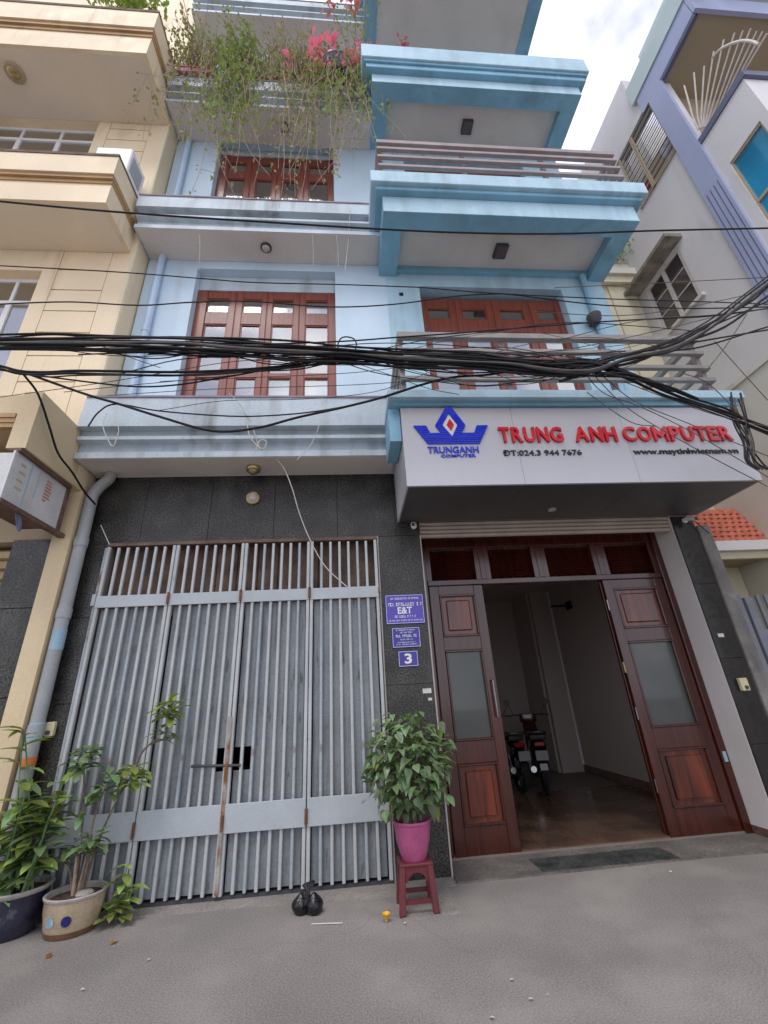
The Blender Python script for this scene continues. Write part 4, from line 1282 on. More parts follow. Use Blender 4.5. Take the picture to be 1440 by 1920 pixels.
# laundry behind the bars
for i, (y, z, c, lbl) in enumerate(((0.62, 11.75, (0.55, 0.05, 0.06), 'red laundry hanging behind the barred opening'), (-0.02, 11.9, (0.6, 0.6, 0.66), 'white laundry hanging behind the barred opening'), (0.9, 11.7, (0.58, 0.5, 0.5), 'pale pink laundry hanging behind the barred opening'))):
    lb_ = B()
    pr = [(y + 0.03 * j, 0) for j in range(10)]
    f_ = [lb_.bm.verts.new((7.12 + 0.02 * math.sin(j * 1.7), y + 0.028 * j, z)) for j in range(10)]
    g_ = [lb_.bm.verts.new((7.12 + 0.01 * math.sin(j * 1.7), y + 0.028 * j, z + 0.42)) for j in range(10)]
    for j in range(9):
        lb_.bm.faces.new((f_[j], f_[j + 1], g_[j + 1], g_[j]))
    o = lb_.build('laundry', mat('laundry %d' % i, c, 0.9), smooth=True)
    md = o.modifiers.new('thick', 'SOLIDIFY')
    md.thickness = 0.008
    tag(o, lbl, 'laundry')

# ================================================================== cream house set back between the two
ch = thing('cream_house', (5.7, 2.2, 0), 'cream house set back beyond the blue house with tiled porch', 'house')
boxo('wall', M_CREAM, ch, 4.45, 6.99, 2.0, 2.3, 0, 10.2)
boxo('cornice', M_CREAM, ch, 4.45, 6.99, 1.84, 1.999, 10.2, 10.4)
boxo('cornice', M_CREAM2, ch, 4.45, 6.99, 1.76, 1.999, 10.402, 10.6)
boxo('parapet', M_CREAM2, ch, 4.45, 6.99, 1.9, 2.2, 10.602, 10.9)
boxo('pilaster', M_CREAM, ch, 6.3, 6.7, 1.96, 1.999, 0, 10.19)
boxo('side_wall', M_CREAM2, ch, 6.0, 6.15, -2.2, 1.7, 0, 5.58)
boxo('side_coping', M_CREAM2, ch, 5.97, 6.18, -2.2, 1.71, 5.581, 5.66)
boxo('porch_wall', M_CREAM, ch, 4.45, 5.99, 1.2, 1.4, 0, 4.3)
boxo('porch_block', M_CREAM, ch, 4.62, 5.05, 0.75, 1.199, 2.35, 2.85)
boxo('porch_soffit', M_BEIGE, ch, 4.5, 5.99, 0.62, 1.199, 3.05, 3.1)
boxo('gutter', M_GREYW, ch, 4.5, 5.995, 0.52, 0.62, 3.12, 3.26)
boxo('eave_board', M_CREAM, ch, 4.5, 5.995, 0.60, 0.66, 3.02, 3.118)
rf = B()
nr, nc = 7, 14
for j in range(nr):
    for i in range(nc):
        x = 4.46 + i * 0.11 + (0.055 if j % 2 else 0)
        ya = 0.60 + j * 0.042
        za = 3.27 + j * 0.085
        # each tile: a small lapped barrel
        n = 5
        r1 = []
        r2 = []
        for k_ in range(n):
            a = math.pi * k_ / (n - 1)
            dx = 0.055 - 0.055 * math.cos(a)
            dz = 0.022 * math.sin(a)
            r1.append(rf.bm.verts.new((min(x + dx, 5.995), ya - 0.018 - dz, za + dz * 0.4)))
            r2.append(rf.bm.verts.new((min(x + dx, 5.995), ya + 0.045 - dz, za + 0.105 + dz * 0.4)))
        for k_ in range(n - 1):
            rf.bm.faces.new((r1[k_], r1[k_ + 1], r2[k_ + 1], r2[k_]))
ro = rf.build('roof_tiles', M_RTILE, ch, smooth=True)
ro['kind'] = 'stuff'
boxo('roof_underlay', M_RTILE, ch, 4.47, 5.99, 0.93, 1.19, 3.3, 3.86)
# dirty boundary post and the slate grey gate
bp_ = boxo('boundary_post', mat('grimy plaster', (0.20, 0.19, 0.175), 0.85, 0.3, 3, 0.1, streak=0.8, sc=(0.07, 0.065, 0.06), rust=0.7, rc=(0.35, 0.36, 0.38), rscale=4, rlo=0.58, rhi=0.7), None, 4.44, 4.60, -0.02, 0.5, 0, 3.3, bev=0.01)
tag(bp_, 'grimy grey plaster post between black pillar and grey gate', 'post')
gg = thing('steel_gate', (5.3, 0.1, 0), 'slate grey steel gate at the right edge', 'gate')
boxo('gate_post', M_GGATE, gg, 4.63, 4.73, 0.06, 0.14, 0, 2.42, bev=0.006)
boxo('gate_post', M_GGATE, gg, 4.76, 4.86, 0.05, 0.12, 0, 2.38, bev=0.006)
boxo('gate_rail', M_GGATE, gg, 4.86, 5.9, 0.06, 0.1, 1.9, 2.0)
boxo('gate_sheet', M_GGATE, gg, 4.86, 5.9, 0.11, 0.12, 0.05, 1.9)
for k in range(9):
    x = 4.93 + k * 0.11
    boxo('gate_bar', M_GGATE, gg, x, x + 0.04, 0.065, 0.095, 2.001, 2.40)
    boxo('gate_bar', M_GGATE, gg, x, x + 0.04, 0.065, 0.109, 0.05, 1.899)

# ================================================================== overhead cables (points in metres)
CABLES = [
 ([(-4.03, -1.5, 6.87), (-3.8, -1.5, 6.84), (-2.94, -1.5, 6.76), (-2.06, -1.5, 6.7), (-0.98, -1.5, 6.65), (0.51, -1.5, 6.59), (1.54, -1.5, 6.58), (2.62, -1.5, 6.62), (4.07, -1.5, 6.76), (5.61, -1.5, 6.89), (6.09, -1.5, 6.94)], 0.011, 'K', 'single black cable crossing highest, over the second floor canopy', None),
 ([(-3.77, -1.45, 5.87), (-3.56, -1.45, 5.86), (-2.38, -1.45, 5.81), (-1.49, -1.45, 5.74), (-0.93, -1.45, 5.7), (-0.01, -1.45, 5.7), (0.64, -1.45, 5.69), (0.94, -1.45, 5.68), (1.67, -1.45, 5.62), (3.05, -1.45, 5.57), (4.1, -1.45, 5.56), (5.04, -1.45, 5.54), (5.46, -1.45, 5.54)], 0.006, 'K', 'thin black cable crossing just above the large wooden window', None),
 ([(-3.63, -1.42, 5.32), (-3.43, -1.42, 5.34), (-2.78, -1.42, 5.39), (-2.1, -1.42, 5.36), (-1.57, -1.42, 5.42), (-0.97, -1.42, 5.45), (-0.13, -1.42, 5.39), (0.57, -1.42, 5.45), (1.24, -1.42, 5.59), (1.68, -1.42, 5.64), (1.93, -1.42, 5.64), (2.8, -1.42, 5.52), (3.3, -1.42, 5.49), (4.09, -1.42, 5.48), (5.07, -1.42, 5.53), (5.51, -1.42, 5.57)], 0.007, 'K', 'wavy black cable crossing the top panes of the wooden windows', None),
 ([(-3.43, -1.5, 4.86), (-3.24, -1.5, 4.85), (-2.77, -1.5, 4.87), (-2.23, -1.5, 4.85), (-1.63, -1.5, 4.84), (-1.02, -1.5, 4.84), (-0.44, -1.5, 4.81), (0.03, -1.5, 4.75), (0.62, -1.5, 4.72), (1.28, -1.5, 4.69), (1.72, -1.5, 4.61), (2.17, -1.5, 4.59), (2.57, -1.5, 4.57), (2.91, -1.5, 4.44), (3.32, -1.5, 4.2)], 0.011, 'K', 'black strand in the thick cable bundle crossing the facade at mid height', 'strands of the main cable bundle'),
 ([(-3.35, -1.52, 4.64), (-3.17, -1.52, 4.65), (-2.7, -1.52, 4.65), (-2.18, -1.52, 4.64), (-1.6, -1.52, 4.64), (-1, -1.52, 4.6), (-0.44, -1.52, 4.54), (0.03, -1.52, 4.53), (0.6, -1.52, 4.47), (1.24, -1.52, 4.46), (1.67, -1.52, 4.41), (2.11, -1.52, 4.37), (2.5, -1.52, 4.38), (2.92, -1.52, 4.4), (3.33, -1.52, 4.18)], 0.012, 'K', 'black strand in the thick cable bundle crossing the facade at mid height', 'strands of the main cable bundle'),
 ([(-3.4, -1.5, 4.78), (-3.22, -1.5, 4.78), (-2.75, -1.5, 4.79), (-2.21, -1.5, 4.77), (-1.62, -1.5, 4.77), (-1.01, -1.5, 4.74), (-0.44, -1.5, 4.74), (0.03, -1.5, 4.71), (0.62, -1.5, 4.62), (1.27, -1.5, 4.6), (1.71, -1.5, 4.55), (2.16, -1.5, 4.54), (2.55, -1.5, 4.53), (3.01, -1.5, 4.69), (3.54, -1.5, 4.83), (4.1, -1.5, 5.14), (4.75, -1.5, 5.61), (5.16, -1.5, 5.9), (5.81, -1.5, 6.36)], 0.013, 'K', 'black strand in the thick cable bundle crossing the facade at mid height', 'strands of the main cable bundle'),
 ([(-3.37, -1.52, 4.72), (-3.18, -1.52, 4.72), (-2.72, -1.52, 4.74), (-2.2, -1.52, 4.74), (-1.61, -1.52, 4.75), (-1, -1.52, 4.69), (-0.44, -1.52, 4.66), (0.03, -1.52, 4.63), (0.61, -1.52, 4.59), (1.26, -1.52, 4.54), (1.69, -1.52, 4.52), (2.13, -1.52, 4.45), (2.52, -1.52, 4.45), (2.98, -1.52, 4.62), (3.5, -1.52, 4.76), (4.05, -1.52, 5.06), (4.7, -1.52, 5.52), (5.09, -1.52, 5.8), (5.73, -1.52, 6.23)], 0.016, 'G', 'black strand in the thick cable bundle crossing the facade at mid height', 'strands of the main cable bundle'),
 ([(-3.39, -1.49, 4.73), (-3.21, -1.49, 4.74), (-2.74, -1.49, 4.72), (-2.21, -1.49, 4.74), (-1.62, -1.49, 4.71), (-1.01, -1.49, 4.69), (-0.44, -1.49, 4.67), (0.03, -1.49, 4.63), (0.62, -1.49, 4.59), (1.26, -1.49, 4.54), (1.7, -1.49, 4.52), (2.14, -1.49, 4.47), (2.54, -1.49, 4.45), (3.04, -1.49, 4.39), (3.44, -1.49, 4.17)], 0.013, 'K', 'black strand in the thick cable bundle crossing the facade at mid height', 'strands of the main cable bundle'),
 ([(-3.45, -1.47, 4.87), (-3.25, -1.47, 4.84), (-2.79, -1.47, 4.89), (-2.24, -1.47, 4.85), (-1.65, -1.47, 4.88), (-1.03, -1.47, 4.85), (-0.45, -1.47, 4.77), (0.03, -1.47, 4.79), (0.63, -1.47, 4.71), (1.29, -1.47, 4.68), (1.73, -1.47, 4.65), (2.18, -1.47, 4.59), (2.59, -1.47, 4.61), (3.04, -1.47, 4.73), (3.6, -1.47, 4.93), (4.16, -1.47, 5.24), (4.82, -1.47, 5.7), (5.23, -1.47, 6), (5.89, -1.47, 6.46)], 0.009, 'K', 'black strand in the thick cable bundle crossing the facade at mid height', 'strands of the main cable bundle'),
 ([(-3.37, -1.5, 4.67), (-3.19, -1.5, 4.68), (-2.72, -1.5, 4.7), (-2.19, -1.5, 4.65), (-1.61, -1.5, 4.69), (-1, -1.5, 4.64), (-0.44, -1.5, 4.58), (0.03, -1.5, 4.6), (0.61, -1.5, 4.52), (1.25, -1.5, 4.48), (1.69, -1.5, 4.47), (2.12, -1.5, 4.4), (2.52, -1.5, 4.39), (3.09, -1.5, 4.35), (3.48, -1.5, 4.14)], 0.009, 'K', 'black strand in the thick cable bundle crossing the facade at mid height', 'strands of the main cable bundle'),
 ([(-3.33, -1.55, 4.68), (-3.15, -1.55, 4.69), (-2.69, -1.55, 4.69), (-2.17, -1.55, 4.69), (-1.59, -1.55, 4.66), (-0.99, -1.55, 4.63), (-0.43, -1.55, 4.6), (0.03, -1.55, 4.61), (0.6, -1.55, 4.53), (1.24, -1.55, 4.51), (1.67, -1.55, 4.48), (2.1, -1.55, 4.39), (2.49, -1.55, 4.39), (2.95, -1.55, 4.58), (3.46, -1.55, 4.69), (4, -1.55, 5.01), (4.64, -1.55, 5.45), (5.04, -1.55, 5.75), (5.66, -1.55, 6.17)], 0.013, 'K', 'black strand in the thick cable bundle crossing the facade at mid height', 'strands of the main cable bundle'),
 ([(-3.44, -1.46, 4.81), (-3.25, -1.46, 4.81), (-2.77, -1.46, 4.8), (-2.24, -1.46, 4.81), (-1.64, -1.46, 4.8), (-1.02, -1.46, 4.78), (-0.45, -1.46, 4.75), (0.03, -1.46, 4.72), (0.62, -1.46, 4.66), (1.28, -1.46, 4.61), (1.73, -1.46, 4.61), (2.18, -1.46, 4.55), (2.59, -1.46, 4.56), (3.19, -1.46, 4.36), (3.57, -1.46, 4.16)], 0.013, 'K', 'black strand in the thick cable bundle crossing the facade at mid height', 'strands of the main cable bundle'),
 ([(-3.4, -1.51, 4.8), (-3.21, -1.51, 4.79), (-2.74, -1.51, 4.8), (-2.22, -1.51, 4.82), (-1.62, -1.51, 4.82), (-1.01, -1.51, 4.78), (-0.44, -1.51, 4.74), (0.03, -1.51, 4.7), (0.62, -1.51, 4.65), (1.27, -1.51, 4.62), (1.71, -1.51, 4.58), (2.15, -1.51, 4.53), (2.56, -1.51, 4.55), (3.17, -1.51, 4.3), (3.54, -1.51, 4.11)], 0.012, 'K', 'black strand in the thick cable bundle crossing the facade at mid height', 'strands of the main cable bundle'),
 ([(-3.35, -1.53, 4.68), (-3.16, -1.53, 4.66), (-2.7, -1.53, 4.67), (-2.17, -1.53, 4.65), (-1.6, -1.53, 4.68), (-1, -1.53, 4.65), (-0.44, -1.53, 4.61), (0.03, -1.53, 4.59), (0.6, -1.53, 4.51), (1.25, -1.53, 4.5), (1.68, -1.53, 4.45), (2.11, -1.53, 4.41), (2.51, -1.53, 4.41), (3.18, -1.53, 4.27), (3.54, -1.53, 4.08)], 0.012, 'K', 'black strand in the thick cable bundle crossing the facade at mid height', 'strands of the main cable bundle'),
 ([(-3.54, -1.4, 5), (-3.32, -1.4, 4.91), (-2.59, -1.4, 4.9), (-1.62, -1.4, 4.89), (-0.89, -1.4, 4.87), (-0.02, -1.4, 4.92), (0.6, -1.4, 4.99), (1.24, -1.4, 5.06), (2.1, -1.4, 5.17), (2.99, -1.4, 5.27), (3.66, -1.4, 5.33), (4.34, -1.4, 5.39), (5.09, -1.4, 5.53), (5.55, -1.4, 5.62)], 0.008, 'K', 'black cable rising to the right across the first floor balcony rail', None),
 ([(-3.4, -1.42, 4.58), (-3.2, -1.42, 4.54), (-3, -1.42, 4.48), (-2.76, -1.42, 4.47), (-2.48, -1.42, 4.49), (-1.76, -1.42, 4.48), (-1.36, -1.42, 4.49), (-0.86, -1.42, 4.53), (-0.45, -1.42, 4.59), (-0.02, -1.42, 4.68), (0.63, -1.42, 4.68), (1.18, -1.42, 4.62), (1.74, -1.42, 4.59), (2.31, -1.42, 4.56), (2.67, -1.42, 4.57)], 0.013, 'K', 'black strand in the lower cable bundle at window sill height on the left', 'strands of the lower left cable bundle'),
 ([(-3.38, -1.44, 4.55), (-3.17, -1.44, 4.49), (-2.98, -1.44, 4.43), (-2.74, -1.44, 4.43), (-2.46, -1.44, 4.44), (-1.74, -1.44, 4.42), (-1.35, -1.44, 4.44), (-0.85, -1.44, 4.49), (-0.44, -1.44, 4.54), (-0.02, -1.44, 4.63), (0.62, -1.44, 4.64), (1.17, -1.44, 4.59), (1.72, -1.44, 4.52), (2.29, -1.44, 4.51), (2.64, -1.44, 4.52)], 0.011, 'K', 'black strand in the lower cable bundle at window sill height on the left', 'strands of the lower left cable bundle'),
 ([(-3.34, -1.46, 4.49), (-3.15, -1.46, 4.47), (-2.96, -1.46, 4.42), (-2.72, -1.46, 4.38), (-2.44, -1.46, 4.4), (-1.73, -1.46, 4.41), (-1.34, -1.46, 4.41), (-0.85, -1.46, 4.46), (-0.44, -1.46, 4.49), (-0.02, -1.46, 4.59), (0.62, -1.46, 4.57), (1.16, -1.46, 4.55), (1.71, -1.46, 4.48), (2.27, -1.46, 4.45), (2.62, -1.46, 4.48)], 0.007, 'K', 'black strand in the lower cable bundle at window sill height on the left', 'strands of the lower left cable bundle'),
 ([(-3.31, -1.4, 4.53), (-2.92, -1.4, 4.46), (-2.37, -1.4, 4.37), (-1.94, -1.4, 4.32), (-1.55, -1.4, 4.35), (-1.11, -1.4, 4.45), (-0.66, -1.4, 4.55), (-0.03, -1.4, 4.62), (0.62, -1.4, 4.57), (1.17, -1.4, 4.51), (1.74, -1.4, 4.54), (2.33, -1.4, 4.59)], 0.008, 'K', 'black cable sagging slightly below the lower left bundle', None),
 ([(-2.98, -1.38, 4.49), (-2.41, -1.38, 4.25), (-2.1, -1.38, 4.14), (-1.7, -1.38, 3.99), (-1.21, -1.38, 3.83), (-0.82, -1.38, 3.86), (-0.44, -1.38, 3.98), (-0.03, -1.38, 4.09), (0.39, -1.38, 4.22), (0.77, -1.38, 4.37), (1.11, -1.38, 4.47), (1.51, -1.38, 4.51), (1.87, -1.38, 4.6), (2.24, -1.38, 4.69)], 0.012, 'K', 'thick black cable sagging low in front of the blue ledge', None),
 ([(-2.32, -1.36, 3.9), (-2.26, -1.36, 4.06), (-2.12, -1.36, 4.15), (-1.72, -1.36, 4.07), (-1.08, -1.36, 4.01), (-0.64, -1.36, 4.02), (-0.24, -1.36, 4.07), (0.18, -1.36, 4.17), (0.61, -1.36, 4.33), (0.95, -1.36, 4.44)], 0.007, 'K', 'thin black cable curling over the blue ledge on the left', None),
 ([(-3.03, -1.35, 4.5), (-3.01, -1.15, 4.43), (-2.97, -0.95, 4.19), (-2.96, -0.75, 4), (-2.91, -0.56, 3.89), (-2.86, -0.36, 3.75), (-2.84, -0.16, 3.69)], 0.011, 'K', 'black cable dropping from the bundle to the drainpipe', None),
 ([(-2.11, -1.4, 4.48), (-1.64, -1.4, 4.65), (-1.19, -1.4, 4.7), (-0.67, -1.4, 4.75), (-0.02, -1.4, 4.72)], 0.005, 'K', 'thin black wire fanning up from the lower left bundle', None),
 ([(-3.15, -1.37, 4.22), (-2.34, -1.37, 4.38), (-1.78, -1.37, 4.51), (-1.19, -1.37, 4.65), (-0.67, -1.37, 4.71)], 0.0035, 'G', 'very thin grey wire fanning out across the blue wall', 'thin wires fanning out across the blue wall'),
 ([(-2.61, -1.37, 4.28), (-2.05, -1.37, 4.36), (-1.37, -1.37, 4.45), (-0.92, -1.37, 4.52)], 0.0035, 'G', 'very thin grey wire fanning out across the blue wall', 'thin wires fanning out across the blue wall'),
 ([(-1.77, -1.37, 4.41), (-0.97, -1.37, 4.46), (-0.03, -1.37, 4.52), (0.55, -1.37, 4.6)], 0.0035, 'G', 'very thin grey wire fanning out across the blue wall', 'thin wires fanning out across the blue wall'),
 ([(-0.02, -1.37, 4.72), (0.41, -1.37, 4.53), (0.83, -1.37, 4.34), (1.15, -1.37, 4.26)], 0.0035, 'G', 'very thin grey wire fanning out across the blue wall', 'thin wires fanning out across the blue wall'),
 ([(-2.5, -1.37, 4.91), (-2.17, -1.37, 4.74), (-1.79, -1.37, 4.58)], 0.0035, 'G', 'very thin grey wire fanning out across the blue wall', 'thin wires fanning out across the blue wall'),
 ([(-2.22, -1.37, 4.24), (-1.26, -1.37, 4.32), (-0.03, -1.37, 4.37), (0.62, -1.37, 4.42)], 0.0035, 'G', 'very thin grey wire fanning out across the blue wall', 'thin wires fanning out across the blue wall'),
 ([(-1.72, -1.37, 4.07), (-1.15, -1.37, 4.18), (-0.44, -1.37, 4.2), (0.29, -1.37, 4.29), (0.85, -1.37, 4.53)], 0.0035, 'G', 'very thin grey wire fanning out across the blue wall', 'thin wires fanning out across the blue wall'),
 ([(2.16, -1.5, 4.57), (2.58, -1.47, 4.55), (2.93, -1.44, 4.49), (3.3, -1.41, 4.3), (3.63, -1.39, 4.15), (3.97, -1.36, 4.05), (4.23, -1.33, 3.95), (4.63, -1.3, 3.76)], 0.015, 'K', 'black strand of the cable bundle dropping right over the signboard end', 'black strands dropping to the wall on the right'),
 ([(2.15, -1.5, 4.53), (2.57, -1.47, 4.54), (2.91, -1.44, 4.44), (3.28, -1.41, 4.24), (3.62, -1.39, 4.13), (3.96, -1.36, 4.01), (4.21, -1.33, 3.9), (4.61, -1.3, 3.73)], 0.012, 'K', 'black strand of the cable bundle dropping right over the signboard end', 'black strands dropping to the wall on the right'),
 ([(2.17, -1.5, 4.6), (2.6, -1.47, 4.63), (2.94, -1.44, 4.52), (3.32, -1.41, 4.35), (3.64, -1.39, 4.2), (3.99, -1.36, 4.09), (4.23, -1.33, 3.96), (4.65, -1.3, 3.81)], 0.011, 'K', 'black strand of the cable bundle dropping right over the signboard end', 'black strands dropping to the wall on the right'),
 ([(2.15, -1.5, 4.52), (2.56, -1.47, 4.49), (2.91, -1.44, 4.42), (3.28, -1.41, 4.23), (3.61, -1.39, 4.1), (3.94, -1.36, 3.98), (4.2, -1.33, 3.88), (4.59, -1.3, 3.69)], 0.008, 'K', 'black strand of the cable bundle dropping right over the signboard end', 'black strands dropping to the wall on the right'),
 ([(2.24, -1.5, 4.42), (2.76, -1.5, 4.63), (3.33, -1.5, 4.76), (3.87, -1.5, 4.88), (4.78, -1.5, 5.07), (5.22, -1.5, 5.15)], 0.009, 'K', 'black cable rising to the right edge in front of the grey house', 'black strands rising to the upper right corner'),
 ([(2.37, -1.5, 4.46), (2.86, -1.5, 4.57), (3.38, -1.5, 4.72), (3.9, -1.5, 4.81), (4.81, -1.5, 5.12), (5.26, -1.5, 5.23)], 0.009, 'K', 'black cable rising to the right edge in front of the grey house', 'black strands rising to the upper right corner'),
 ([(2.26, -1.5, 4.49), (2.87, -1.5, 4.63), (3.56, -1.5, 4.88), (4.24, -1.5, 5.17), (4.99, -1.5, 5.53), (5.52, -1.5, 5.77)], 0.009, 'K', 'black cable rising to the right edge in front of the grey house', 'black strands rising to the upper right corner'),
 ([(2.36, -1.5, 4.43), (2.98, -1.5, 4.57), (3.68, -1.5, 4.86), (4.28, -1.5, 5.11), (5.02, -1.5, 5.61), (5.61, -1.5, 5.96)], 0.014, 'K', 'black cable rising to the right edge in front of the grey house', 'black strands rising to the upper right corner'),
 ([(2.16, -1.5, 4.32), (2.72, -1.5, 4.5), (3.17, -1.5, 4.63), (3.86, -1.5, 5.02), (4.69, -1.5, 5.47), (5.1, -1.5, 5.77), (5.76, -1.5, 6.25)], 0.014, 'K', 'black cable rising to the right edge in front of the grey house', 'black strands rising to the upper right corner'),
 ([(2.49, -1.42, 4.57), (2.64, -1.42, 4.25), (2.99, -1.42, 4.07), (3.45, -1.42, 3.75), (4.03, -1.42, 3.24), (4.18, -1.42, 3.09)], 0.0045, 'G', 'thin grey wire slanting down in front of the signboard end', 'thin wires slanting over the signboard'),
 ([(2.7, -1.42, 4.46), (2.95, -1.42, 4.14), (3.39, -1.42, 3.89), (4.14, -1.42, 3.47), (4.32, -1.42, 3.38)], 0.0045, 'G', 'thin grey wire slanting down in front of the signboard end', 'thin wires slanting over the signboard'),
 ([(2.59, -1.42, 4.5), (2.82, -1.42, 4.09), (3.13, -1.42, 3.79), (3.56, -1.42, 3.45), (3.98, -1.42, 3.14)], 0.0045, 'G', 'thin grey wire slanting down in front of the signboard end', 'thin wires slanting over the signboard'),
 ([(2.91, -1.42, 4.39), (3.37, -1.42, 4.15), (3.82, -1.42, 3.95), (4.29, -1.42, 3.82)], 0.0045, 'G', 'thin grey wire slanting down in front of the signboard end', 'thin wires slanting over the signboard'),
 ([(3.61, -1.42, 4.51), (3.86, -1.42, 4.36), (4.08, -1.42, 3.88)], 0.0045, 'G', 'thin grey wire slanting down in front of the signboard end', 'thin wires slanting over the signboard'),
 ([(4.16, -1.42, 4.97), (4.44, -1.42, 4.15)], 0.0045, 'G', 'thin grey wire slanting down in front of the signboard end', 'thin wires slanting over the signboard'),
 ([(2.47, -1.42, 4.25), (2.82, -1.42, 3.89), (3.08, -1.42, 3.83)], 0.0045, 'G', 'thin grey wire slanting down in front of the signboard end', 'thin wires slanting over the signboard'),
 ([(2.26, -1.45, 4.91), (3.34, -1.45, 5.24), (4.29, -1.45, 5.35), (5.47, -1.45, 5.55)], 0.0045, 'G', 'thin grey wire crossing in front of the grey house wall', 'thin wires crossing the grey house'),
 ([(2.11, -1.45, 5.34), (3.36, -1.45, 5.33), (5.15, -1.45, 5.77), (5.63, -1.45, 5.88)], 0.0045, 'G', 'thin grey wire crossing in front of the grey house wall', 'thin wires crossing the grey house'),
 ([(3.82, -1.45, 4.48), (4.22, -1.45, 4.86), (4.69, -1.45, 5.36)], 0.0045, 'G', 'thin grey wire crossing in front of the grey house wall', 'thin wires crossing the grey house'),
 ([(2.44, -1.45, 5.73), (3.8, -1.45, 5.86), (5.26, -1.45, 6.01), (5.72, -1.45, 6.07)], 0.0045, 'G', 'thin grey wire crossing in front of the grey house wall', 'thin wires crossing the grey house'),
 ([(-3.42, -1.39, 4.84), (-2.97, -1.39, 4.79), (-2.52, -1.39, 4.77), (-2.06, -1.39, 4.78), (-1.59, -1.39, 4.75), (-1.11, -1.39, 4.73), (-0.63, -1.39, 4.77)], 0.00461178, 'K', 'loose thin black wire woven round the main cable bundle', 'loose thin wires woven round the main bundle'),
 ([(-2.87, -1.47, 4.76), (-2.34, -1.47, 4.69), (-1.8, -1.47, 4.6), (-1.27, -1.47, 4.7), (-0.71, -1.47, 4.54), (-0.15, -1.47, 4.62), (0.42, -1.47, 4.52)], 0.00618638, 'K', 'loose thin black wire woven round the main cable bundle', 'loose thin wires woven round the main bundle'),
 ([(-1.52, -1.42, 4.79), (-1.01, -1.42, 4.76), (-0.49, -1.42, 4.67), (0.03, -1.42, 4.61), (0.56, -1.42, 4.63), (1.12, -1.42, 4.75), (1.67, -1.42, 4.7)], 0.0033741, 'K', 'loose thin black wire woven round the main cable bundle', 'loose thin wires woven round the main bundle'),
 ([(-2.87, -1.49, 4.71), (-2.12, -1.49, 4.61), (-1.37, -1.49, 4.63), (-0.6, -1.49, 4.59), (0.2, -1.49, 4.57), (1.02, -1.49, 4.58), (1.87, -1.49, 4.58)], 0.00377643, 'K', 'loose thin black wire woven round the main cable bundle', 'loose thin wires woven round the main bundle'),
 ([(-2.55, -1.41, 4.7), (-1.88, -1.41, 4.73), (-1.18, -1.41, 4.68), (-0.46, -1.41, 4.77), (0.27, -1.41, 4.69), (1.03, -1.41, 4.62), (1.81, -1.41, 4.64)], 0.00694013, 'K', 'loose thin black wire woven round the main cable bundle', 'loose thin wires woven round the main bundle'),
 ([(-2.55, -1.4, 4.84), (-2.13, -1.4, 4.82), (-1.7, -1.4, 4.83), (-1.27, -1.4, 4.86), (-0.82, -1.4, 4.77), (-0.37, -1.4, 4.81), (0.09, -1.4, 4.76)], 0.00460559, 'K', 'loose thin black wire woven round the main cable bundle', 'loose thin wires woven round the main bundle'),
 ([(-2.04, -1.46, 4.74), (-1.35, -1.46, 4.74), (-0.64, -1.46, 4.61), (0.08, -1.46, 4.6), (0.82, -1.46, 4.6), (1.58, -1.46, 4.61), (2.36, -1.46, 4.58)], 0.00470206, 'K', 'loose thin black wire woven round the main cable bundle', 'loose thin wires woven round the main bundle'),
 ([(-1.55, -1.46, 4.77), (-0.92, -1.46, 4.78), (-0.26, -1.46, 4.67), (0.4, -1.46, 4.64), (1.08, -1.46, 4.62), (1.76, -1.46, 4.54), (2.47, -1.46, 4.56)], 0.00579148, 'K', 'loose thin black wire woven round the main cable bundle', 'loose thin wires woven round the main bundle'),
 ([(-2.45, -1.46, 4.8), (-1.75, -1.46, 4.77), (-1.04, -1.46, 4.82), (-0.3, -1.46, 4.78), (0.46, -1.46, 4.72), (1.25, -1.46, 4.75), (2.04, -1.46, 4.67)], 0.00665028, 'K', 'loose thin black wire woven round the main cable bundle', 'loose thin wires woven round the main bundle'),
 ([(-1.89, -1.45, 4.67), (-1.32, -1.45, 4.69), (-0.74, -1.45, 4.71), (-0.14, -1.45, 4.71), (0.47, -1.45, 4.62), (1.09, -1.45, 4.65), (1.73, -1.45, 4.64)], 0.00570881, 'K', 'loose thin black wire woven round the main cable bundle', 'loose thin wires woven round the main bundle'),
 ([(-1.96, -1.46, 4.77), (-1.46, -1.46, 4.74), (-0.95, -1.46, 4.68), (-0.42, -1.46, 4.57), (0.1, -1.46, 4.68), (0.63, -1.46, 4.56), (1.19, -1.46, 4.6)], 0.00317923, 'K', 'loose thin black wire woven round the main cable bundle', 'loose thin wires woven round the main bundle'),
 ([(-2.37, -1.43, 4.81), (-1.74, -1.43, 4.77), (-1.11, -1.43, 4.75), (-0.46, -1.43, 4.67), (0.2, -1.43, 4.72), (0.89, -1.43, 4.78), (1.58, -1.43, 4.69)], 0.00663898, 'K', 'loose thin black wire woven round the main cable bundle', 'loose thin wires woven round the main bundle'),
 ([(-2.57, -1.45, 4.73), (-2.02, -1.45, 4.76), (-1.45, -1.45, 4.71), (-0.87, -1.45, 4.61), (-0.28, -1.45, 4.56), (0.31, -1.45, 4.56), (0.92, -1.45, 4.56)], 0.00354913, 'K', 'loose thin black wire woven round the main cable bundle', 'loose thin wires woven round the main bundle'),
 ([(-1.86, -1.48, 4.65), (-1.11, -1.48, 4.63), (-0.35, -1.48, 4.65), (0.44, -1.48, 4.65), (1.25, -1.48, 4.62), (2.1, -1.48, 4.67), (3, -1.48, 4.75)], 0.00601607, 'K', 'loose thin black wire woven round the main cable bundle', 'loose thin wires woven round the main bundle'),
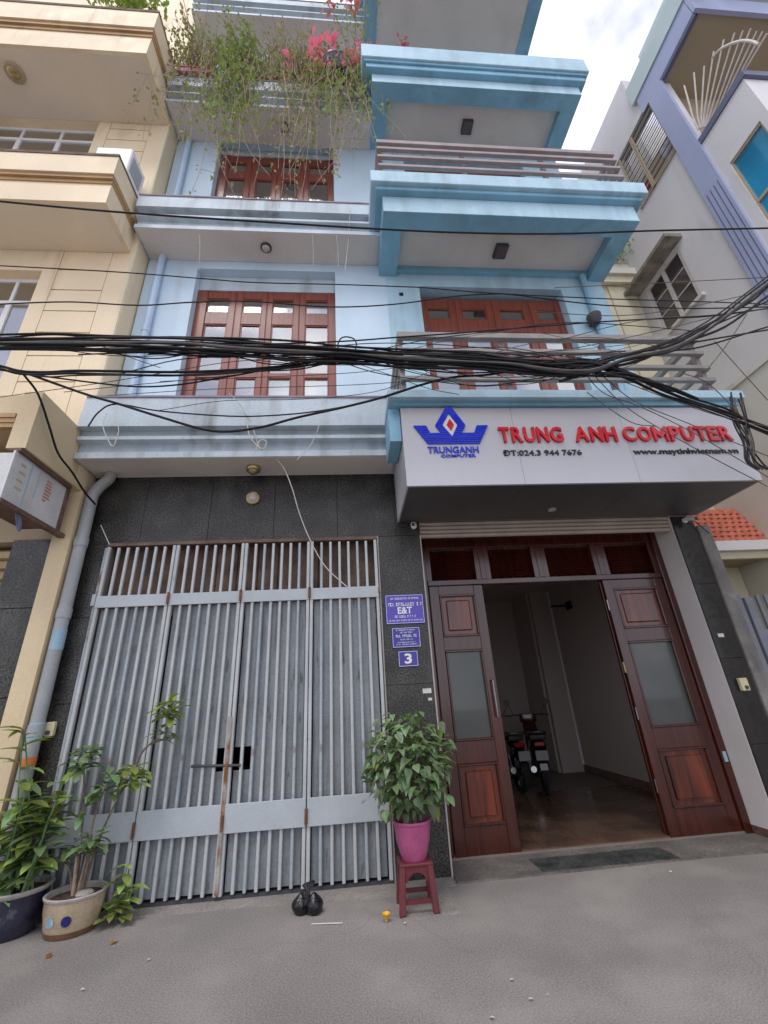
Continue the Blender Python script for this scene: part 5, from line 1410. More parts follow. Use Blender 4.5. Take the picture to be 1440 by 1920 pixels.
 ([(-0.25, -1.46, 4.73), (0.57, -1.46, 4.67), (1.42, -1.46, 4.68), (2.33, -1.46, 4.78), (3.33, -1.46, 5.03), (4.44, -1.46, 5.36)], 0.00467572, 'G', 'fine wire sagging before the balcony above the signboard', 'fine wires over the balcony front'),
 ([(0.42, -1.48, 4.66), (0.85, -1.48, 4.53), (1.28, -1.48, 4.4), (1.73, -1.48, 4.39), (2.2, -1.48, 4.43), (2.7, -1.48, 4.56)], 0.0044345, 'K', 'fine wire sagging before the balcony above the signboard', 'fine wires over the balcony front'),
 ([(-0.23, -1.5, 4.69), (0.54, -1.5, 4.55), (1.34, -1.5, 4.53), (2.17, -1.5, 4.59), (3.09, -1.5, 4.8), (4.12, -1.5, 5.14)], 0.00285056, 'G', 'fine wire sagging before the balcony above the signboard', 'fine wires over the balcony front'),
 ([(0.1, -1.47, 4.7), (0.69, -1.47, 4.54), (1.29, -1.47, 4.45), (1.92, -1.47, 4.49), (2.58, -1.47, 4.61), (3.29, -1.47, 4.75)], 0.0028712, 'K', 'fine wire sagging before the balcony above the signboard', 'fine wires over the balcony front'),
 ([(1.32, -1.5, 4.58), (1.69, -1.5, 4.42), (2.08, -1.5, 4.34), (2.5, -1.5, 4.39), (2.95, -1.5, 4.52), (3.47, -1.5, 4.78)], 0.00378069, 'G', 'fine wire sagging before the balcony above the signboard', 'fine wires over the balcony front'),
 ([(0.8, -1.46, 4.64), (1.34, -1.46, 4.58), (1.89, -1.46, 4.54), (2.49, -1.46, 4.63), (3.12, -1.46, 4.76), (3.81, -1.46, 4.97)], 0.00430151, 'K', 'fine wire sagging before the balcony above the signboard', 'fine wires over the balcony front'),
 ([(0.43, -1.46, 4.67), (0.96, -1.46, 4.85), (1.51, -1.46, 4.99), (2.07, -1.46, 5.02), (2.59, -1.46, 4.87), (3.1, -1.46, 4.7)], 0.00267771, 'G', 'fine wire sagging before the balcony above the signboard', 'fine wires over the balcony front'),
 ([(1.19, -1.48, 4.61), (1.67, -1.48, 4.5), (2.16, -1.48, 4.46), (2.69, -1.48, 4.53), (3.27, -1.48, 4.69), (3.94, -1.48, 5.04)], 0.0030948, 'K', 'fine wire sagging before the balcony above the signboard', 'fine wires over the balcony front'),
 ([(0.22, -1.48, 4.68), (0.81, -1.48, 4.66), (1.41, -1.48, 4.62), (2.03, -1.48, 4.68), (2.68, -1.48, 4.7), (3.35, -1.48, 4.76)], 0.00290457, 'G', 'fine wire sagging before the balcony above the signboard', 'fine wires over the balcony front'),
 ([(-0.38, -1.5, 4.7), (0.19, -1.5, 4.79), (0.77, -1.5, 4.8), (1.37, -1.5, 4.76), (1.96, -1.5, 4.68), (2.53, -1.5, 4.5)], 0.00463438, 'K', 'fine wire sagging before the balcony above the signboard', 'fine wires over the balcony front'),
 ([(1.33, -1.47, 4.61), (1.72, -1.47, 4.51), (2.11, -1.47, 4.42), (2.53, -1.47, 4.48), (2.99, -1.47, 4.59), (3.5, -1.47, 4.81)], 0.00407939, 'G', 'fine wire sagging before the balcony above the signboard', 'fine wires over the balcony front'),
 ([(-0.01, -1.47, 4.71), (0.55, -1.47, 4.75), (1.12, -1.47, 4.77), (1.71, -1.47, 4.79), (2.28, -1.47, 4.68), (2.87, -1.47, 4.62)], 0.0037266, 'K', 'fine wire sagging before the balcony above the signboard', 'fine wires over the balcony front'),
 ([(0.17, -1.49, 4.67), (0.65, -1.49, 4.44), (1.14, -1.49, 4.35), (1.63, -1.49, 4.32), (2.15, -1.49, 4.37), (2.73, -1.49, 4.56)], 0.00471632, 'G', 'fine wire sagging before the balcony above the signboard', 'fine wires over the balcony front'),
 ([(0.17, -1.49, 4.67), (0.88, -1.49, 4.87), (1.62, -1.49, 5), (2.41, -1.49, 5.14), (3.18, -1.49, 5.11), (3.96, -1.49, 5.04)], 0.00451212, 'K', 'fine wire sagging before the balcony above the signboard', 'fine wires over the balcony front'),
 ([(1.29, -1.48, 4.6), (1.73, -1.48, 4.77), (2.18, -1.48, 4.89), (2.63, -1.48, 4.94), (3.07, -1.48, 4.9), (3.48, -1.48, 4.8)], 0.00381251, 'G', 'fine wire sagging before the balcony above the signboard', 'fine wires over the balcony front'),
 ([(0.55, -1.49, 4.63), (0.89, -1.49, 4.4), (1.23, -1.49, 4.27), (1.59, -1.49, 4.28), (1.96, -1.49, 4.32), (2.38, -1.49, 4.5)], 0.00363192, 'K', 'fine wire sagging before the balcony above the signboard', 'fine wires over the balcony front'),
 ([(-0.16, -1.48, 4.71), (0.57, -1.48, 4.68), (1.33, -1.48, 4.7), (2.12, -1.48, 4.73), (2.95, -1.48, 4.83), (3.84, -1.48, 4.98)], 0.00335565, 'G', 'fine wire sagging before the balcony above the signboard', 'fine wires over the balcony front'),
 ([(0.02, -1.5, 4.67), (0.58, -1.5, 4.48), (1.13, -1.5, 4.32), (1.7, -1.5, 4.33), (2.31, -1.5, 4.42), (2.98, -1.5, 4.64)], 0.00279033, 'K', 'fine wire sagging before the balcony above the signboard', 'fine wires over the balcony front'),
 ([(0.47, -1.47, 4.66), (1.09, -1.47, 4.51), (1.72, -1.47, 4.49), (2.4, -1.47, 4.55), (3.12, -1.47, 4.72), (3.96, -1.47, 5.05)], 0.00343149, 'G', 'fine wire sagging before the balcony above the signboard', 'fine wires over the balcony front'),
 ([(1.16, -1.5, 4.59), (1.43, -1.5, 4.45), (1.7, -1.5, 4.33), (1.98, -1.5, 4.33), (2.29, -1.5, 4.38), (2.63, -1.5, 4.53)], 0.00275459, 'K', 'fine wire sagging before the balcony above the signboard', 'fine wires over the balcony front'),
 ([(-0.35, -1.48, 4.71), (0.4, -1.48, 4.56), (1.15, -1.48, 4.44), (1.94, -1.48, 4.49), (2.8, -1.48, 4.67), (3.75, -1.48, 4.93)], 0.00271746, 'G', 'fine wire sagging before the balcony above the signboard', 'fine wires over the balcony front'),
 ([(-0.31, -1.47, 4.72), (0.26, -1.47, 4.46), (0.82, -1.47, 4.35), (1.4, -1.47, 4.29), (2.02, -1.47, 4.4), (2.68, -1.47, 4.56)], 0.00480132, 'K', 'fine wire sagging before the balcony above the signboard', 'fine wires over the balcony front'),
 ([(-0.06, -1.5, 4.76), (-0.03, -1.5, 4.85), (0.03, -1.5, 4.88), (0.11, -1.5, 4.85), (0.13, -1.5, 4.76), (0.09, -1.5, 4.67), (0.02, -1.5, 4.65), (-0.04, -1.5, 4.71), (-0.06, -1.5, 4.76)], 0.007, 'K', 'loose black cable coil on the main bundle right of the window', None),
 ([(4.22, -1.3, 4.28), (4.13, -1.3, 3.97), (4.16, -1.3, 3.71), (4.06, -1.3, 3.49), (4.16, -1.3, 3.39)], 0.008, 'G', 'dark loop in the cable tangle hanging right of the signboard', 'loops of the cable tangle at the right edge'),
 ([(4.3, -1.31, 4.33), (4.22, -1.31, 3.96), (4.18, -1.31, 3.7), (4.11, -1.31, 3.48), (4.21, -1.31, 3.38)], 0.008, 'K', 'dark loop in the cable tangle hanging right of the signboard', 'loops of the cable tangle at the right edge'),
 ([(4.2, -1.35, 4.22), (4.16, -1.35, 3.94), (4.06, -1.35, 3.68), (4.06, -1.35, 3.46), (4.14, -1.35, 3.36)], 0.008, 'K', 'dark loop in the cable tangle hanging right of the signboard', 'loops of the cable tangle at the right edge'),
 ([(4.22, -1.27, 4.18), (4.21, -1.27, 3.99), (4.19, -1.27, 3.72), (4.13, -1.27, 3.5), (4.2, -1.27, 3.41)], 0.008, 'G', 'dark loop in the cable tangle hanging right of the signboard', 'loops of the cable tangle at the right edge'),
 ([(4.11, -1.35, 4.25), (4.06, -1.35, 3.94), (4.03, -1.35, 3.67), (3.98, -1.35, 3.46), (4.04, -1.35, 3.36)], 0.008, 'K', 'dark loop in the cable tangle hanging right of the signboard', 'loops of the cable tangle at the right edge'),
 ([(4.26, -1.25, 4.35), (4.16, -1.25, 4), (4.18, -1.25, 3.74), (4.1, -1.25, 3.51), (4.18, -1.25, 3.42)], 0.008, 'K', 'dark loop in the cable tangle hanging right of the signboard', 'loops of the cable tangle at the right edge'),
 ([(4.31, -1.31, 4.34), (4.21, -1.31, 3.96), (4.17, -1.31, 3.7), (4.11, -1.31, 3.48), (4.21, -1.31, 3.39)], 0.008, 'G', 'dark loop in the cable tangle hanging right of the signboard', 'loops of the cable tangle at the right edge'),
 ([(4.38, -1.25, 4.37), (4.3, -1.25, 4), (4.2, -1.25, 3.74), (4.24, -1.25, 3.51), (4.29, -1.25, 3.42)], 0.008, 'K', 'dark loop in the cable tangle hanging right of the signboard', 'loops of the cable tangle at the right edge'),
 ([(4.15, -1.35, 4.31), (4.02, -1.35, 3.94), (4.02, -1.35, 3.67), (3.96, -1.35, 3.46), (4.06, -1.35, 3.36)], 0.008, 'K', 'dark loop in the cable tangle hanging right of the signboard', 'loops of the cable tangle at the right edge'),
 ([(-1.36, -0.62, 4.88), (-1.27, -0.56, 4.82), (-1.11, -0.51, 4.57), (-1, -0.45, 4.25), (-0.89, -0.4, 4.19), (-0.74, -0.34, 4.05), (-0.63, -0.28, 3.79), (-0.55, -0.23, 3.51), (-0.43, -0.17, 3.2), (-0.26, -0.12, 2.89), (-0.02, -0.06, 2.66)], 0.006, 'W', 'white flex hanging from the blue ledge down to the gate top', None),
 ([(-1.13, -0.6, 4.5), (-1.07, -0.6, 4.28), (-0.93, -0.6, 4.12), (-0.89, -0.6, 4.22), (-0.96, -0.6, 4.24), (-1, -0.6, 4.1)], 0.006, 'W', 'white flex knot on the canopy moulding', None),
 ([(-2.68, -0.6, 4.62), (-2.68, -0.6, 4.43), (-2.57, -0.6, 4.22), (-2.52, -0.6, 4.19), (-2.51, -0.6, 4.4), (-2.6, -0.6, 4.58)], 0.005, 'W', 'white wire loop on the left end of the canopy', None),
 ([(-0.26, -0.6, 4.84), (-0.29, -0.6, 4.5), (-0.38, -0.6, 4.2), (-0.54, -0.6, 3.98)], 0.004, 'W', 'thin white wire hanging over the middle of the canopy', None),
 ([(-2.03, -0.58, 7.76), (-2.05, -0.44, 7.57), (-2.08, -0.3, 7.38)], 0.005, 'W', 'white string hanging from the second floor canopy', 'white strings hanging between the canopies'),
 ([(0.15, -0.58, 8.45), (0.11, -0.44, 7.95), (0.05, -0.3, 7.46)], 0.005, 'W', 'white string hanging from the second floor canopy', 'white strings hanging between the canopies'),
 ([(-0.42, -0.58, 7.85), (-0.42, -0.44, 7.7), (-0.43, -0.3, 7.53)], 0.005, 'W', 'white string hanging from the second floor canopy', 'white strings hanging between the canopies'),
 ([(-0.07, -0.58, 7.87), (-0.05, -0.44, 7.71), (-0.05, -0.3, 7.55)], 0.005, 'W', 'white string hanging from the second floor canopy', 'white strings hanging between the canopies'),
 ([(-2.81, -0.02, 3.49), (-2.65, -0.06, 3.24)], 0.005, 'W', 'short white wire beside the gate top corner', None),
 ([(4.53, -0.05, 3.17), (4.38, -0.05, 3.36), (4.33, -0.05, 3.41)], 0.005, 'K', 'short black wire beside the right security camera', None),
]
for pts, r, m, lbl, grp in CABLES:
    b_ = B()
    b_.tube(smooth_path(pts, 5), r, 7)
    nm = 'white_wire' if m == 'W' else ('overhead_wire' if r < 0.006 else 'overhead_cable')
    o = b_.build(nm, {'K': M_CABLE, 'G': M_CABLE2, 'W': M_WWIRE}[m], smooth=True)
    tag(o, lbl, 'wire' if r < 0.006 else 'cable', grp)

# ================================================================== foliage helpers
def leaf_mesh(name, l, w_, m, fold=0.25, droop=0.25, shape='heart'):
    """blade along +X, tip at l, normal +Z, folded on its midrib; 8 faces"""
    st = {'heart': [(0.0, 0.06), (0.10, 0.75), (0.32, 1.0), (0.65, 0.62), (1.0, 0.02)], 'lance': [(0.0, 0.12), (0.2, 0.7), (0.5, 1.0), (0.78, 0.7), (1.0, 0.03)], 'oval': [(0.0, 0.1), (0.25, 0.55), (0.6, 1.0), (0.85, 0.8), (1.0, 0.08)]}[shape]
    b_ = B()
    rows = []
    for t, k in st:
        z = -droop * l * t * t
        hw = w_ / 2 * k
        rows.append([b_.bm.verts.new((t * l - (0.06 * l if (shape == 'heart' and 0 < t < 0.2) else 0), -hw, z + hw * fold)), b_.bm.verts.new((t * l, 0, z)), b_.bm.verts.new((t * l - (0.06 * l if (shape == 'heart' and 0 < t < 0.2) else 0), hw, z + hw * fold))])
    for a, c in zip(rows, rows[1:]):
        b_.bm.faces.new((a[0], a[1], c[1], c[0]))
        b_.bm.faces.new((a[1], a[2], c[2], c[1]))
    me = b_.mesh(name)
    for p in me.polygons:
        p.use_smooth = True
    me.materials.append(m)
    return me

def place_leaf(me, parent, p, d, up, s_, name='leaf'):
    """leaf with its base at p, blade along d, face towards up"""
    d = Vector(d).normalized()
    up = Vector(up)
    y = up.cross(d)
    if y.length < 1e-4:
        y = Vector((1, 0, 0)).cross(d)
    y.normalize()
    zz = d.cross(y)
    mx = Matrix(((d.x * s_, y.x * s_, zz.x * s_, p[0]), (d.y * s_, y.y * s_, zz.y * s_, p[1]), (d.z * s_, y.z * s_, zz.z * s_, p[2]), (0, 0, 0, 1)))
    o = bpy.data.objects.new(name, me)
    col.objects.link(o)
    o.parent = parent
    o.matrix_parent_inverse = wm(parent).inverted()
    o.matrix_basis = mx
    return o

# ================================================================== stool, pink pot and its plant
stool = thing('plastic_stool', (0.47, -0.56, 0), 'maroon plastic stool under the pink flowerpot', 'stool')
sx, sy, sz = 0.475, -0.535, 0.315
b_ = B()
b_.box(sx - 0.135, sx + 0.135, sy - 0.115, sy + 0.115, sz - 0.03, sz, bev=0.018, seg=2)
b_.build('seat', M_MAROON, stool)
def leg(dx, dy):
    b2 = B()
    t, bt = 0.046, 0.05
    px, py = sx + dx * 0.108, sy + dy * 0.09
    qx, qy = sx + dx * 0.128, sy + dy * 0.118
    vt = [b2.bm.verts.new((px + a * t / 2, py + c * t / 2, sz - 0.02)) for a, c in ((-1, -1), (1, -1), (1, 1), (-1, 1))]
    vb = [b2.bm.verts.new((qx + a * bt / 2, qy + c * bt / 2, 0.008)) for a, c in ((-1, -1), (1, -1), (1, 1), (-1, 1))]
    for k in range(4):
        b2.bm.faces.new((vb[k], vb[(k + 1) % 4], vt[(k + 1) % 4], vt[k]))
    b2.bm.faces.new(vt)
    b2.bm.faces.new(vb[::-1])
    bmesh.ops.bevel(b2.bm, geom=list(b2.bm.edges), offset=0.006, segments=1, affect='EDGES')
    b2.build('leg', M_MAROON, stool)
for dx in (-1, 1):
    for dy in (-1, 1):
        leg(dx, dy)
# arched aprons between the legs
def arch(axis, s_):
    pr = []
    hw = 0.088 if axis == 'X' else 0.07
    n = 8
    pr = [(-hw, sz - 0.028), (hw, sz - 0.028), (hw, sz - 0.12)]
    for k in range(n + 1):
        a = math.pi * k / n
        pr.append((hw * 0.82 * math.cos(a), sz - 0.12 + 0.058 * math.sin(a)))
    pr.append((-hw, sz - 0.12))
    b2 = B()
    if axis == 'X':
        y = sy + s_ * 0.098
        b2.prism([(sx + p, z_) for p, z_ in pr], y - 0.006, y + 0.006, 'Y')
    else:
        x = sx + s_ * 0.116
        b2.prism([(sy + p, z_) for p, z_ in pr], x - 0.006, x + 0.006, 'X')
    b2.build('apron', M_MAROON, stool)
for s_ in (-1, 1):
    arch('X', s_)
    arch('Y', s_)
    boxo('stretcher', M_MAROON, stool, sx - 0.10, sx + 0.10, sy + s_ * 0.108 - 0.006, sy + s_ * 0.108 + 0.006, 0.065, 0.095)
pot = thing('flowerpot', (sx, sy, sz), 'pink plastic flowerpot standing on the maroon stool', 'flowerpot')
b_ = B()
b_.lathe([(0.095, 0.0), (0.10, 0.01), (0.135, 0.12), (0.15, 0.24), (0.158, 0.245), (0.158, 0.262), (0.145, 0.262), (0.135, 0.22)], (sx, sy, sz), 28, cap1=False)
b_.build('pot_body', M_PINK, pot, smooth=True)
B().lathe([(0.136, 0.222), (0.05, 0.235), (0.004, 0.235)], (sx, sy, sz), 20).build('soil', M_SOIL, pot)
bush = thing('potted_plant', (sx, sy, sz + 0.23), 'bushy green heart leaved plant in the pink flowerpot', 'plant')
lm = [leaf_mesh('leaf', 0.085, 0.068, M_LEAFD, 0.28, 0.3), leaf_mesh('leaf', 0.095, 0.064, M_LEAFD, 0.35, 0.5), leaf_mesh('leaf', 0.075, 0.064, M_LEAFM, 0.2, 0.15), leaf_mesh('leaf', 0.085, 0.06, M_LEAFY, 0.4, 0.6)]
rnd = random.Random(11)
stems = B()
ctr = Vector((sx + 0.01, sy - 0.02, 0.97))
tips = []
for k in range(26):
    a = rnd.uniform(0, 2 * math.pi)
    e = rnd.uniform(-0.5, 1.3)
    tip = ctr + Vector((0.30 * math.cos(a) * math.cos(e), 0.26 * math.sin(a) * math.cos(e), 0.30 * math.sin(e)))
    base = Vector((sx + rnd.uniform(-0.05, 0.05), sy + rnd.uniform(-0.05, 0.05), sz + 0.22))
    mid = base.lerp(tip, 0.5) + Vector((0, 0, 0.06))
    stems.tube(smooth_path([base, mid, tip], 3), [0.008, 0.007, 0.007, 0.006, 0.005, 0.004, 0.003], 5)
    tips.append(tip)
stems.build('stem', M_BARK, bush, smooth=True)
cnt = 0
while cnt < 298:
    u = rnd.uniform(-1, 1)
    a = rnd.uniform(0, 2 * math.pi)
    if math.sin(a) > 0.55 and rnd.random() < 0.75:
        continue
    r_ = rnd.uniform(0.70, 1.05)
    q = math.sqrt(1 - u * u)
    wz = 1.0 if u > -0.3 else 1.0 + 0.42 * (u + 0.3)
    off = Vector((0.41 * q * math.cos(a) * r_ * wz, 0.32 * q * math.sin(a) * r_ * wz, 0.40 * u * r_))
    lump = 1 + 0.13 * math.sin(a * 3 + u * 5) + 0.06 * math.sin(a * 7)
    p = ctr + off * lump
    if p.y > -0.10 and p.z < 3.2:
        continue
    out = off.normalized()
    d = Vector((out.x * 0.75 + rnd.uniform(-0.4, 0.4), out.y * 0.75 + rnd.uniform(-0.4, 0.4), -0.28 + 0.35 * out.z + rnd.uniform(-0.4, 0.3)))
    upv = out * 0.4 + Vector((rnd.uniform(-0.35, 0.35), rnd.uniform(-0.5, 0.1), 0.9))
    place_leaf(lm[rnd.choice((0, 0, 0, 1, 1, 1, 2, 2, 2, 3))], bush, p - d.normalized() * 0.05, d, upv, rnd.uniform(0.75, 1.3))
    cnt += 1

# the leaves deeper in the bush, too many to pick apart
ib_ = B()
for k in range(420):
    u = rnd.uniform(-0.95, 1)
    a = rnd.uniform(0, 2 * math.pi)
    q = math.sqrt(1 - u * u)
    r_ = rnd.uniform(0.35, 0.95)
    wz = 1.0 if u > -0.3 else 1.0 + 0.42 * (u + 0.3)
    off = Vector((0.40 * q * math.cos(a) * r_ * wz, 0.31 * q * math.sin(a) * r_ * wz, 0.39 * u * r_))
    p = ctr + off
    if p.y > -0.08:
        continue
    out = off.normalized()
    d = Vector((out.x + rnd.uniform(-0.5, 0.5), out.y + rnd.uniform(-0.5, 0.5), rnd.uniform(-0.6, 0.3))).normalized()
    y = (out * 0.3 + Vector((rnd.uniform(-0.4, 0.4), rnd.uniform(-0.4, 0.2), 0.9))).cross(d).normalized()
    s_ = rnd.uniform(0.06, 0.1)
    n_ = d.cross(y) * s_ * 0.15
    vs_ = [p, p + d * s_ * 0.25 + y * s_ * 0.42 + n_, p + d * s_, p + d * s_ * 0.25 - y * s_ * 0.42 + n_]
    vs_ = [ib_.bm.verts.new(v) for v in vs_]
    ib_.bm.faces.new((vs_[0], vs_[1], vs_[2]))
    ib_.bm.faces.new((vs_[0], vs_[2], vs_[3]))
ib_.build('inner_leaves', M_LEAFM, bush)['kind'] = 'stuff'

# ================================================================== pots and plants at the left
def oval_pot(name, c, rx, ry, h, prof, m, label, cat='flowerpot', n=32):
    t = thing(name, c, label, cat)
    def ring_mesh(pr, nm, mm, cap0=False, cap1=False):
        b2 = B()
        b2.lathe([(r, z_) for r, z_ in pr], (0, 0, 0), n, cap0=cap0, cap1=cap1)
        for v in b2.bm.verts:
            v.co = Vector((c[0] + v.co.x * rx, c[1] + v.co.y * ry, c[2] + v.co.z * h))
        return b2.build(nm, mm, t, smooth=True)
    ring_mesh(prof[0], 'pot_body', m, cap0=True)
    ring_mesh(prof[1], 'rim', M_POTR)
    ring_mesh([(0.90, 0.84), (0.5, 0.89), (0.01, 0.9)], 'soil', M_SOIL, cap1=True)
    return t
PR = ([(0.70, 0.0), (0.78, 0.02), (0.86, 0.2), (0.95, 0.6), (0.97, 0.88)], [(0.97, 0.88), (1.03, 0.93), (1.04, 0.98), (1.0, 1.0), (0.92, 0.98), (0.9, 0.8)])
CA = (-2.19, -0.31, 0.0)
potA = oval_pot('ceramic_pot', CA, 0.215, 0.195, 0.25, PR, M_POTC, 'buff oval ceramic pot with blue dots beside the gate')
b_ = B()
b_.lathe([(0.785, 0.02), (0.80, 0.06), (0.845, 0.16)], (0, 0, 0), 32, cap0=False, cap1=False)
for v in b_.bm.verts:
    v.co = Vector((CA[0] + v.co.x * 0.2175, CA[1] + v.co.y * 0.1975, v.co.z * 0.25))
b_.build('foot_band', M_POTBASE, potA, smooth=True)
for (a, z_, m, rr_) in ((-76, 0.115, M_CBLUE, 0.034), (-110, 0.115, M_LBLUE, 0.034), (-114, 0.105, M_LBLUE, 0.025)):
    a = R(a)
    b2 = B()
    vs2 = []
    for k in range(14):
        t = 2 * math.pi * k / 14
        aa = a + rr_ / 0.2 * math.cos(t)
        zz = z_ + rr_ * math.sin(t)
        f = 0.86 + 0.09 * (zz / 0.25 - 0.2) / 0.4 + 0.022
        vs2.append(b2.bm.verts.new((CA[0] + 0.215 * f * math.cos(aa), CA[1] + 0.195 * f * math.sin(aa), zz)))
    b2.bm.faces.new(vs2)
    b2.build('painted_dot', m, potA)
B().lathe([(0.06, 0), (0.065, 0.02), (0.05, 0.035), (0.01, 0.04)], (CA[0] + 0.09, CA[1] - 0.06, 0.222), 9).build('stone', M_CONC, potA, smooth=True)
CB = (-2.72, -0.25, 0.0)
potB = oval_pot('ceramic_pot', CB, 0.28, 0.24, 0.30, PR, M_POTB, 'large dark blue glazed pot at the left edge')

def rosette(par, me, c, n, rr_, seed, tilt=0.5, up=(0, 0, 1)):
    rn = random.Random(seed)
    for k in range(n):
        a = k * 2.399 + rn.uniform(-0.3, 0.3)
        e = tilt * rn.uniform(-0.7, 1.5)
        d = Vector((math.cos(a) * math.cos(e), math.sin(a) * math.cos(e), math.sin(e)))
        place_leaf(me, par, Vector(c) + d * 0.01 + Vector((rn.uniform(-0.04, 0.04), rn.uniform(-0.04, 0.04), rn.uniform(-0.09, 0.07))), d, Vector((0, 0, 1)) + d * 0.2, rr_ * rn.uniform(0.7, 1.2))
pa = thing('potted_shrub', (CA[0], CA[1], 0.22), 'spindly shrub with leaf tufts on bare stems in the buff pot', 'plant')
lo_me = leaf_mesh('leaf', 0.125, 0.058, M_LEAFM, 0.3, 0.35, 'oval')
ly_me = leaf_mesh('leaf', 0.125, 0.058, M_LEAFY, 0.3, 0.35, 'oval')
SH = [
    ([(-2.13, -0.30, 0.22), (-2.15, -0.3, 0.5), (-2.20, -0.28, 0.8), (-2.28, -0.26, 1.16)], [(1.0, 26, 1.05), (0.72, 8, 0.8)]),
    ([(-2.09, -0.31, 0.22), (-2.08, -0.32, 0.5), (-2.07, -0.33, 0.72), (-2.02, -0.33, 0.97)], [(1.0, 22, 0.95)]),
    ([(-2.07, -0.30, 0.22), (-2.02, -0.30, 0.55), (-1.93, -0.3, 0.82), (-1.83, -0.30, 1.02)], [(1.0, 24, 0.95)]),
    ([(-1.83, -0.30, 1.02), (-1.78, -0.3, 1.18), (-1.68, -0.3, 1.27), (-1.60, -0.30, 1.29), (-1.60, -0.30, 1.52)], [(1.0, 24, 1.05), (0.86, 12, 0.9)]),
    ([(-2.08, -0.33, 0.22), (-2.06, -0.36, 0.4), (-2.04, -0.37, 0.56)], [(1.0, 26, 0.85)]),
    ([(-2.15, -0.29, 0.22), (-2.2, -0.28, 0.35), (-2.27, -0.3, 0.5)], [(1.0, 10, 0.8)]),
]
for i, (pts, tufts) in enumerate(SH):
    sp = [v + Vector((-0.08, 0, 0)) for v in smooth_path(pts, 4)]
    n = len(sp)
    B().tube(sp, [0.013 - 0.008 * k / n for k in range(n)], 6).build('stem', M_BARK, pa, smooth=True)
    for (f, cnt_, s_) in tufts:
        rosette(pa, ly_me if i in (2, 3) and f == 1.0 else lo_me, sp[min(n - 1, int(f * (n - 1)))], int(cnt_ * 1.5), s_ * 1.1, i * 7 + 1)
for k in range(4):
    a = rnd.uniform(0, 6.28)
    B().tube([(CA[0] + 0.02 * math.cos(a), CA[1] + 0.02 * math.sin(a), 0.2), (CA[0] + 0.05 * math.cos(a) , CA[1] + 0.05 * math.sin(a), 0.45 + 0.1 * rnd.random())], [0.018, 0.009], 6).build('stem', M_TWIG, pa, smooth=True)

pb = thing('broad_leaf_plant', (CB[0], CB[1], 0.3), 'broad yellow green leaved plant in the dark blue pot', 'plant')
bl1 = leaf_mesh('leaf', 0.20, 0.10, M_LEAFY, 0.25, 0.35, 'lance')
bl2 = leaf_mesh('leaf', 0.22, 0.09, M_LEAFM, 0.25, 0.4, 'lance')
rn = random.Random(21)
for k in range(12):
    x0, y0 = CB[0] + rn.uniform(-0.17, 0.19), CB[1] + rn.uniform(-0.16, 0.12)
    hgt = rn.uniform(0.35, 0.72) if k < 10 else rn.uniform(0.95, 1.2)
    tip = Vector((x0 + rn.uniform(-0.12, 0.2), y0 + rn.uniform(-0.1, 0.05), 0.28 + hgt))
    if k >= 10:
        tip.x = -2.88 + rn.uniform(-0.05, 0.07)
    sp = smooth_path([(x0, y0, 0.27), Vector((x0, y0, 0.27)).lerp(tip, 0.5) + Vector((0, 0, 0.03)), tip], 4)
    B().tube(sp, [0.012 - 0.007 * i / len(sp) for i in range(len(sp))], 6).build('stem', M_LEAFM, pb, smooth=True)
    for i in range(1 if k < 10 else 4, len(sp)):
        for j in range(2):
            a = rn.uniform(0, 6.28)
            d = Vector((math.cos(a), math.sin(a) - 0.2, rn.uniform(-0.1, 0.9)))
            place_leaf(bl1 if rn.random() < 0.55 else bl2, pb, sp[i], d, (0, 0, 1), rn.uniform(0.6, 1.15))
pc = thing('seedling_plant', (-1.90, -0.20, 0.0), 'small yellow green plant growing beside the buff pot', 'plant')
rn = random.Random(4)
for (x0, y0, h_) in ((-1.90, -0.22, 0.36), (-1.85, -0.24, 0.22), (-1.93, -0.26, 0.14)):
    sp = smooth_path([(x0, y0, 0.0), (x0 + 0.015, y0 - 0.01, h_ * 0.5), (x0 + 0.03, y0 - 0.01, h_)], 3)
    B().tube(sp, 0.006, 5).build('stem', M_LEAFM, pc, smooth=True)
    for i in range(1, len(sp)):
        for j in range(2):
            a = rn.uniform(0, 6.28)
            place_leaf(bl1, pc, sp[i], (math.cos(a), math.sin(a) - 0.3, rn.uniform(-0.1, 0.9)), (0, 0, 1), rn.uniform(0.5, 0.85))

# ================================================================== planters and trailing plants on the top ledge
ZL = 12.29
def small_leaves(par, pts, m, size, name='foliage', nrm=None, seed=0):
    rn_ = random.Random(seed)
    b2 = B()
    for p in pts:
        d = Vector((rn_.uniform(-1, 1), rn_.uniform(-1, 1), rn_.uniform(-1.0, 0.5))).normalized()
        y = d.cross(Vector((rn_.uniform(-1, 1), rn_.uniform(-1, 1), 1))).normalized()
        s_ = size * rn_.uniform(0.6, 1.3)
        P = Vector(p)
        n_ = d.cross(y) * s_ * 0.12
        v = [b2.bm.verts.new(P), b2.bm.verts.new(P + d * s_ * 0.5 + y * s_ * 0.3 + n_), b2.bm.verts.new(P + d * s_), b2.bm.verts.new(P + d * s_ * 0.5 - y * s_ * 0.3 + n_)]
        b2.bm.faces.new((v[0], v[1], v[2]))
        b2.bm.faces.new((v[0], v[2], v[3]))
    o = b2.build(name, m, par)
    o['kind'] = 'stuff'
    return o
